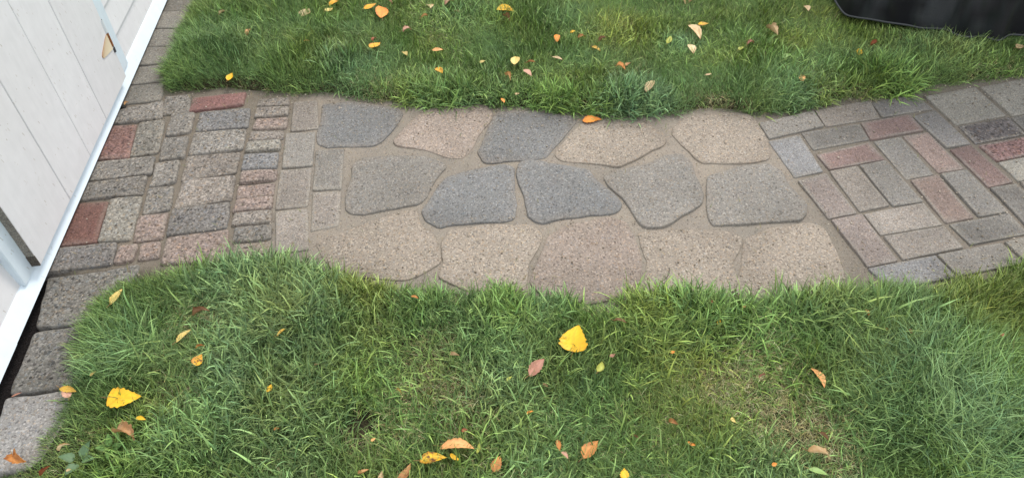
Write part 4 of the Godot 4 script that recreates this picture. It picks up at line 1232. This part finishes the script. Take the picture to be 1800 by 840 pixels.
	leaf("curled", Vector2(-0.476, -0.982), Vector2(-0.462, -0.986), 0.60, "tan", "tiny tan leaf curl in the grass between the ochre leaf and the bare patch", "low")
	leaf("ovate", Vector2(-0.113, -0.809), Vector2(-0.099, -0.813), 0.70, "rust", "small dark red leaf scrap above the long pale orange leaf", "low")
	leaf("curled", Vector2(-0.152, -1.016), Vector2(-0.127, -1.006), 0.55, "tan", "faded tan leaf flake in straw coloured grass below the path middle", "low")
	leaf("slender", Vector2(-0.265, -1.199), Vector2(-0.243, -1.190), 0.36, "orangebrown", "tiny orange leaf in the tufts at the edge under the tan flagstones", "low")
	leaf("curled", Vector2(-0.272, -0.916), Vector2(-0.256, -0.902), 0.50, "tanyellow", "dull yellow crumb of leaf above the bare soil patch", "low")
	leaf("slender", Vector2(-0.074, -0.754), Vector2(-0.070, -0.779), 0.34, "greenyellow", "thin yellow green leaf standing beside the long pale orange leaf", "low")
	leaf("ovate", Vector2(-0.013, -0.941), Vector2(0.000, -0.954), 0.60, "greenyellow", "faint yellow green leaf beside the pinkish brown leaf", "low")
	leaf("ovate", Vector2(-0.312, -0.785), Vector2(-0.302, -0.792), 0.60, "orangepale", "tiny peach leaf speck just below the bare soil patch", "low")
	leaf("slender", Vector2(0.042, -0.954), Vector2(0.074, -1.001), 0.46, "pinkbrown", "pinkish brown pointed leaf standing near the big split yellow leaf", "low")
	leaf("ovate", Vector2(0.156, -0.742), Vector2(0.189, -0.783), 0.62, "orangebrown", "orange brown torn leaf leaning upright in the middle of the lower lawn", "low")
	leaf("curled", Vector2(0.350, -0.828), Vector2(0.371, -0.816), 0.75, "brownorange", "brown and cream crumpled leaf half hidden in grass", "low")
	leaf("slender", Vector2(0.383, -0.777), Vector2(0.403, -0.768), 0.36, "orange", "short orange leaf just below the brown and cream crumpled leaf", "low")
	leaf("ovate", Vector2(0.109, -0.760), Vector2(0.123, -0.742), 0.60, "pink", "small pink tan leaf beside the torn orange brown leaf", "low")
	leaf("slender", Vector2(0.100, -0.788), Vector2(0.105, -0.763), 0.50, "orangebrown", "narrow orange leaf right above the small pink tan leaf", "low")
	leaf("ovate", Vector2(0.237, -0.690), Vector2(0.240, -0.718), 0.80, "yellow", "yellow leaf with its point up at the bottom edge", "low")
	leaf("curled", Vector2(0.071, -0.929), Vector2(0.085, -0.919), 0.60, "tan", "tan crumb of leaf below the pinkish brown pointed leaf", "low")
	leaf("ovate", Vector2(0.206, -0.962), Vector2(0.219, -0.991), 0.55, "greenyellow", "yellow green leaf standing below the big split yellow leaf", "low")
	leaf("slender", Vector2(0.032, -0.852), Vector2(0.049, -0.862), 0.36, "orange", "thin orange leaf sliver in grass far below the pinkish brown leaf", "low")
	leaf("ovate", Vector2(0.496, -0.843), Vector2(0.503, -0.828), 0.60, "paleyellow", "small pale yellow leaf in thin grass beyond the crumpled brown leaf", "low")
	leaf("curled", Vector2(0.262, -0.793), Vector2(0.283, -0.783), 0.50, "brown", "tan brown strip of leaf between the torn orange leaf and the crumpled one", "low")
	leaf("curled", Vector2(0.259, -1.115), Vector2(0.289, -1.107), 0.40, "brown", "dark brown leaf roll in the tuft above and beyond the big split yellow leaf", "low")
	leaf("slender", Vector2(0.512, -1.182), Vector2(0.536, -1.170), 0.36, "rust", "red brown thin leaf in the tuft close under the path", "low")
	leaf("ovate", Vector2(0.519, -1.102), Vector2(0.530, -1.122), 0.50, "yellow", "small yellow leaf sticking out of the tuft below the red brown thin leaf", "low")
	leaf("ovate", Vector2(0.237, -1.006), Vector2(0.252, -1.013), 0.60, "pinkbrown", "dull pink leaf scrap next to the standing yellow green leaf", "low")
	leaf("ovate", Vector2(0.386, -1.015), Vector2(0.398, -1.021), 0.70, "orange", "orange leaf speck among coarse blades far from other leaves", "low")
	leaf("slender", Vector2(0.723, -0.977), Vector2(0.731, -0.918), 0.34, "orangepale", "long pale tan leaf standing bent in the lawn below the herringbone pavers", "low")
	leaf("slender", Vector2(0.987, -1.089), Vector2(1.000, -1.061), 0.42, "orangepink", "peach coloured pointed leaf lying in fine grass below the herringbone pavers", "low")
	leaf("slender", Vector2(0.919, -1.105), Vector2(0.933, -1.096), 0.40, "yellowbrown", "upper leaf of two small ochre leaves lying end to end", "low")
	leaf("slender", Vector2(0.933, -1.093), Vector2(0.946, -1.086), 0.45, "orange", "lower leaf of two small ochre leaves lying end to end", "low")
	leaf("slender", Vector2(0.909, -1.155), Vector2(0.912, -1.126), 0.36, "orangebrown", "narrow red orange leaf above the two small ochre leaves", "low")
	leaf("curled", Vector2(0.646, -0.759), Vector2(0.688, -0.742), 0.55, "cream", "cream curled leaf with a dark hollow, above a fresh green leaf", "low")
	leaf("slender", Vector2(0.636, -0.717), Vector2(0.672, -0.703), 0.36, "green", "fresh pale green leaf at the bottom edge under the cream curled leaf", "low")
	leaf("ovate", Vector2(1.098, -0.937), Vector2(1.113, -0.946), 0.80, "orange", "tiny bright orange leaf in the fine long grass", "low")
	leaf("slender", Vector2(0.863, -0.868), Vector2(0.877, -0.856), 0.40, "yellowbrown", "tiny ochre leaf beside the dark parting in the long fine grass", "low")
	leaf("ovate", Vector2(1.218, -1.072), Vector2(1.233, -1.079), 0.70, "rust", "tiny red leaf speck high in the fine grass near the photo's edge", "low")
	leaf("curled", Vector2(0.682, -0.804), Vector2(0.698, -0.782), 0.60, "brown", "brown bark like leaf scrap in the dead grass above the cream curled leaf", "low")
	leaf("ovate", Vector2(0.558, -0.726), Vector2(0.571, -0.731), 0.70, "orange", "tiny orange leaf beside the fresh pale green leaf", "low")
	leaf("ovate", Vector2(1.103, -0.752), Vector2(1.116, -0.760), 0.70, "orangeyellow", "orange yellow leaf cut by the photo's side edge", "low")
	leaf("curled", Vector2(1.037, -0.895), Vector2(1.055, -0.901), 0.50, "brown", "faint brown leaf flake beside the tiny bright orange leaf", "low")
	leaf("ovate", Vector2(0.596, -1.163), Vector2(0.614, -1.174), 0.60, "tanyellow", "pale tan leaf flake at the lawn edge under the last tan flagstone", "low")
	leaf("curled", Vector2(0.587, -0.952), Vector2(0.606, -0.959), 0.50, "pinkbrown", "faint pinkish leaf flake in the yellowed grass patch", "low")
	leaf("wide", Vector2(-0.057, -2.759), Vector2(0.005, -2.734), 0.85, "yellow", "bright yellow leaf high in the upper lawn with a brown leaf under it", "up")
	leaf("curled", Vector2(-0.028, -2.690), Vector2(-0.007, -2.652), 0.70, "brown", "brown tan leaf tucked under the bright yellow upper leaf", "up")
	leaf("slender", Vector2(0.720, -2.610), Vector2(0.748, -2.520), 0.34, "cream", "cream rolled leaf lying beside a yellow leaf in the upper lawn", "up")
	leaf("ovate", Vector2(0.754, -2.619), Vector2(0.795, -2.629), 0.62, "yellowspot", "yellow speckled leaf next to the cream rolled leaf", "up")
	leaf("curled", Vector2(0.686, -2.840), Vector2(0.725, -2.784), 0.55, "cream", "cream white leaf at the top edge of the photo", "up")
	leaf("curled", Vector2(0.754, -2.815), Vector2(0.802, -2.840), 0.55, "tan", "tan leaf at the top edge beside the cream white one", "up")
	leaf("slender", Vector2(0.691, -2.463), Vector2(0.700, -2.412), 0.50, "cream", "small cream leaf standing below the cream rolled leaf", "up")
	leaf("slender", Vector2(0.011, -2.306), Vector2(0.017, -2.371), 0.50, "paleyellow", "pale yellow leaf standing upright above a pinkish one", "up")
	leaf("ovate", Vector2(0.046, -2.275), Vector2(0.071, -2.240), 0.55, "pink", "small pinkish grey leaf below the pale yellow upright leaf", "up")
	leaf("curled", Vector2(0.386, -2.298), Vector2(0.415, -2.275), 0.75, "orangepale", "peach crumpled leaf in the middle of the upper lawn", "up")
	leaf("slender", Vector2(0.475, -2.133), Vector2(0.512, -2.206), 0.36, "tan", "slim tan leaf leaning in the tuft near the path edge", "up")
	leaf("slender", Vector2(0.170, -2.484), Vector2(0.181, -2.528), 0.50, "orange", "little orange leaf in dark grass, highest of a loose row of scraps", "up")
	leaf("curled", Vector2(0.258, -2.498), Vector2(0.286, -2.515), 0.50, "brownorange", "little orange brown leaf between a yellow scrap and a pinkish scrap", "up")
	leaf("curled", Vector2(0.338, -2.480), Vector2(0.364, -2.498), 0.60, "pinkbrown", "little dark pinkish scrap at the end of a loose row of scraps", "up")
	leaf("slender", Vector2(0.308, -2.433), Vector2(0.336, -2.408), 0.45, "yellowbrown", "ochre leaf below the loose row of leaf scraps", "up")
	leaf("slender", Vector2(0.230, -2.551), Vector2(0.253, -2.560), 0.50, "yellow", "little yellow scrap at the start of a loose row of scraps", "up")
	leaf("curled", Vector2(0.055, -2.322), Vector2(0.087, -2.318), 0.50, "brownorange", "rust brown flat leaf beside the pale yellow upright leaf", "up")
	leaf("slender", Vector2(0.152, -2.354), Vector2(0.187, -2.334), 0.45, "tan", "tan flat leaf lying crosswise above the middle of the path", "up")
	leaf("slender", Vector2(-0.306, -2.429), Vector2(-0.267, -2.433), 0.42, "orangepale", "pale orange leaf lying crosswise above an orange pointed one", "up")
	leaf("slender", Vector2(-0.281, -2.302), Vector2(-0.254, -2.259), 0.44, "orangeyellow", "orange pointed leaf caught on pale coarse blades", "up")
	leaf("curled", Vector2(-0.023, -2.244), Vector2(-0.006, -2.206), 0.60, "tanorange", "tan leaf scrap in green tuft below the pale yellow upright leaf", "up")
	leaf("slender", Vector2(-0.038, -2.118), Vector2(-0.026, -2.093), 0.50, "orange", "tiny orange leaf close above the pink flagstone's end", "up")
	leaf("ovate", Vector2(0.010, -2.147), Vector2(0.028, -2.154), 0.60, "tan", "tiny tan leaf speck above the second grey flagstone", "up")
	leaf("ovate", Vector2(-0.121, -2.330), Vector2(-0.100, -2.346), 0.60, "tanyellow", "faded yellow leaf in the grass beside a bright green tuft", "up")
	leaf("ovate", Vector2(-0.239, -2.744), Vector2(-0.216, -2.715), 0.60, "brown", "small brown leaf speck near the top edge", "up")
	leaf("curled", Vector2(-0.286, -2.779), Vector2(-0.244, -2.804), 0.70, "pink", "pink tan leaf with an orange tip at the top edge", "up")
	leaf("slender", Vector2(-0.353, -2.789), Vector2(-0.333, -2.744), 0.60, "cream", "small cream leaf near the pink tan one at the top edge", "up")
	leaf("ovate", Vector2(0.607, -2.476), Vector2(0.625, -2.515), 0.50, "greenyellow", "small yellow green leaf between the peach leaf and the cream rolled leaf", "up")
	leaf("curled", Vector2(0.907, -2.446), Vector2(0.939, -2.467), 0.65, "pinkbrown", "grey brown crumpled leaf in the grass toward the black cover", "up")
	leaf("slender", Vector2(0.706, -2.244), Vector2(0.733, -2.252), 0.45, "tan", "tan flat leaf above the straw coloured tuft", "up")
	leaf("ovate", Vector2(0.873, -2.429), Vector2(0.897, -2.450), 0.60, "greenyellow", "dull green yellow leaf beside the grey brown crumpled leaf", "up")
	leaf("ovate", Vector2(0.419, -2.310), Vector2(0.442, -2.326), 0.60, "brownorange", "rusty scrap touching the peach crumpled leaf", "up")
	leaf("ovate", Vector2(-0.863, -2.690), Vector2(-0.839, -2.744), 0.80, "cream", "cream round leaf high in the upper lawn toward the shed", "up")
	leaf("ovate", Vector2(-0.770, -2.729), Vector2(-0.750, -2.764), 0.70, "paleyellow", "pale yellow leaf below an orange one near the top edge", "up")
	leaf("slender", Vector2(-0.769, -2.789), Vector2(-0.737, -2.825), 0.50, "orangeyellow", "orange yellow leaf at the top edge above a pale yellow one", "up")
	leaf("ovate", Vector2(-0.613, -2.754), Vector2(-0.571, -2.789), 0.60, "orangeyellow", "bright orange yellow leaf near the top edge beside a long hanging one", "up")
	leaf("slender", Vector2(-0.526, -2.662), Vector2(-0.553, -2.779), 0.40, "orange", "long orange leaf pointing down near the top edge", "up")
	leaf("curled", Vector2(-0.553, -2.815), Vector2(-0.501, -2.789), 0.70, "brown", "brown dry leaf above the long orange leaf at the top edge", "up")
	leaf("ovate", Vector2(-0.542, -2.433), Vector2(-0.512, -2.476), 0.75, "orangeyellow", "orange yellow broad leaf with a brown leaf stuck to its top", "up")
	leaf("curled", Vector2(-0.544, -2.480), Vector2(-0.530, -2.506), 0.70, "rust", "dark brown leaf bit stuck above the orange yellow broad leaf", "up")
	leaf("curled", Vector2(-0.435, -2.551), Vector2(-0.403, -2.573), 0.70, "pink", "pinkish grey crumpled leaf in grass above the broad orange yellow leaf", "up")
	leaf("curled", Vector2(-1.201, -2.690), Vector2(-1.168, -2.715), 0.70, "tan", "tan frayed leaf in the fine grass closest to the shed trim", "up")
	leaf("curled", Vector2(-1.044, -2.524), Vector2(-1.033, -2.564), 0.60, "tanorange", "faint tan leaf in fine grass above the broad green weed leaf", "up")
	leaf("slender", Vector2(-0.813, -2.484), Vector2(-0.787, -2.489), 0.42, "orangebrown", "thin rusty leaf lying level in the grass toward the shed", "up")
	leaf("slender", Vector2(-0.418, -2.420), Vector2(-0.398, -2.379), 0.45, "tanyellow", "pale straw leaf next to the broad orange yellow leaf", "up")
	leaf("curled", Vector2(-0.368, -2.657), Vector2(-0.344, -2.681), 0.50, "tanorange", "tan leaf below the small cream leaf near the top", "up")
	leaf("ovate", Vector2(-1.047, -2.252), Vector2(-1.044, -2.294), 0.60, "yellow", "dull yellow leaf low in fine grass above the red brick", "up")
	leaf("curled", Vector2(1.026, -2.601), Vector2(1.038, -2.533), 0.65, "tan", "tan twisted leaf standing in grass near the black cover", "up")
	leaf("slender", Vector2(1.227, -2.779), Vector2(1.229, -2.729), 0.50, "tan", "small pale leaf near the top edge beside the black cover", "up")
	leaf("ovate", Vector2(1.022, -2.366), Vector2(1.056, -2.383), 0.60, "green", "pale green round leaf with a red tip in the upper lawn", "up")
	leaf("ovate", Vector2(1.319, -2.395), Vector2(1.340, -2.429), 0.60, "yellow", "small yellow leaf in the grass in front of the black cover", "up")
	leaf("curled", Vector2(1.383, -2.446), Vector2(1.414, -2.471), 0.65, "rust", "red brown leaf scrap in front of the black cover", "up")
	leaf("slender", Vector2(1.043, -2.202), Vector2(1.063, -2.244), 0.50, "orangepale", "small peach leaf standing in grass above the first herringbone pavers", "up")
	leaf("ovate", Vector2(1.940, -2.433), Vector2(1.979, -2.459), 0.60, "tan", "tan leaf in the grass at the photo's edge below the black cover", "up")

func small_things() -> void:
	weed(Vector2(-0.945, -0.747), "low weed with broad grey green leaves at the bottom of the lawn by the slabs", 4, 0.040, Color(0.10, 0.17, 0.085), 901)
	weed(Vector2(-0.888, -0.774), "weed with an upright fresh green leaf below the brown crumpled leaf", 4, 0.028, Color(0.12, 0.23, 0.06), 902)
	weed(Vector2(-1.012, -2.458), "pale broad leaved weed in the fine grass of the upper lawn near the shed", 3, 0.034, Color(0.26, 0.36, 0.17), 903)
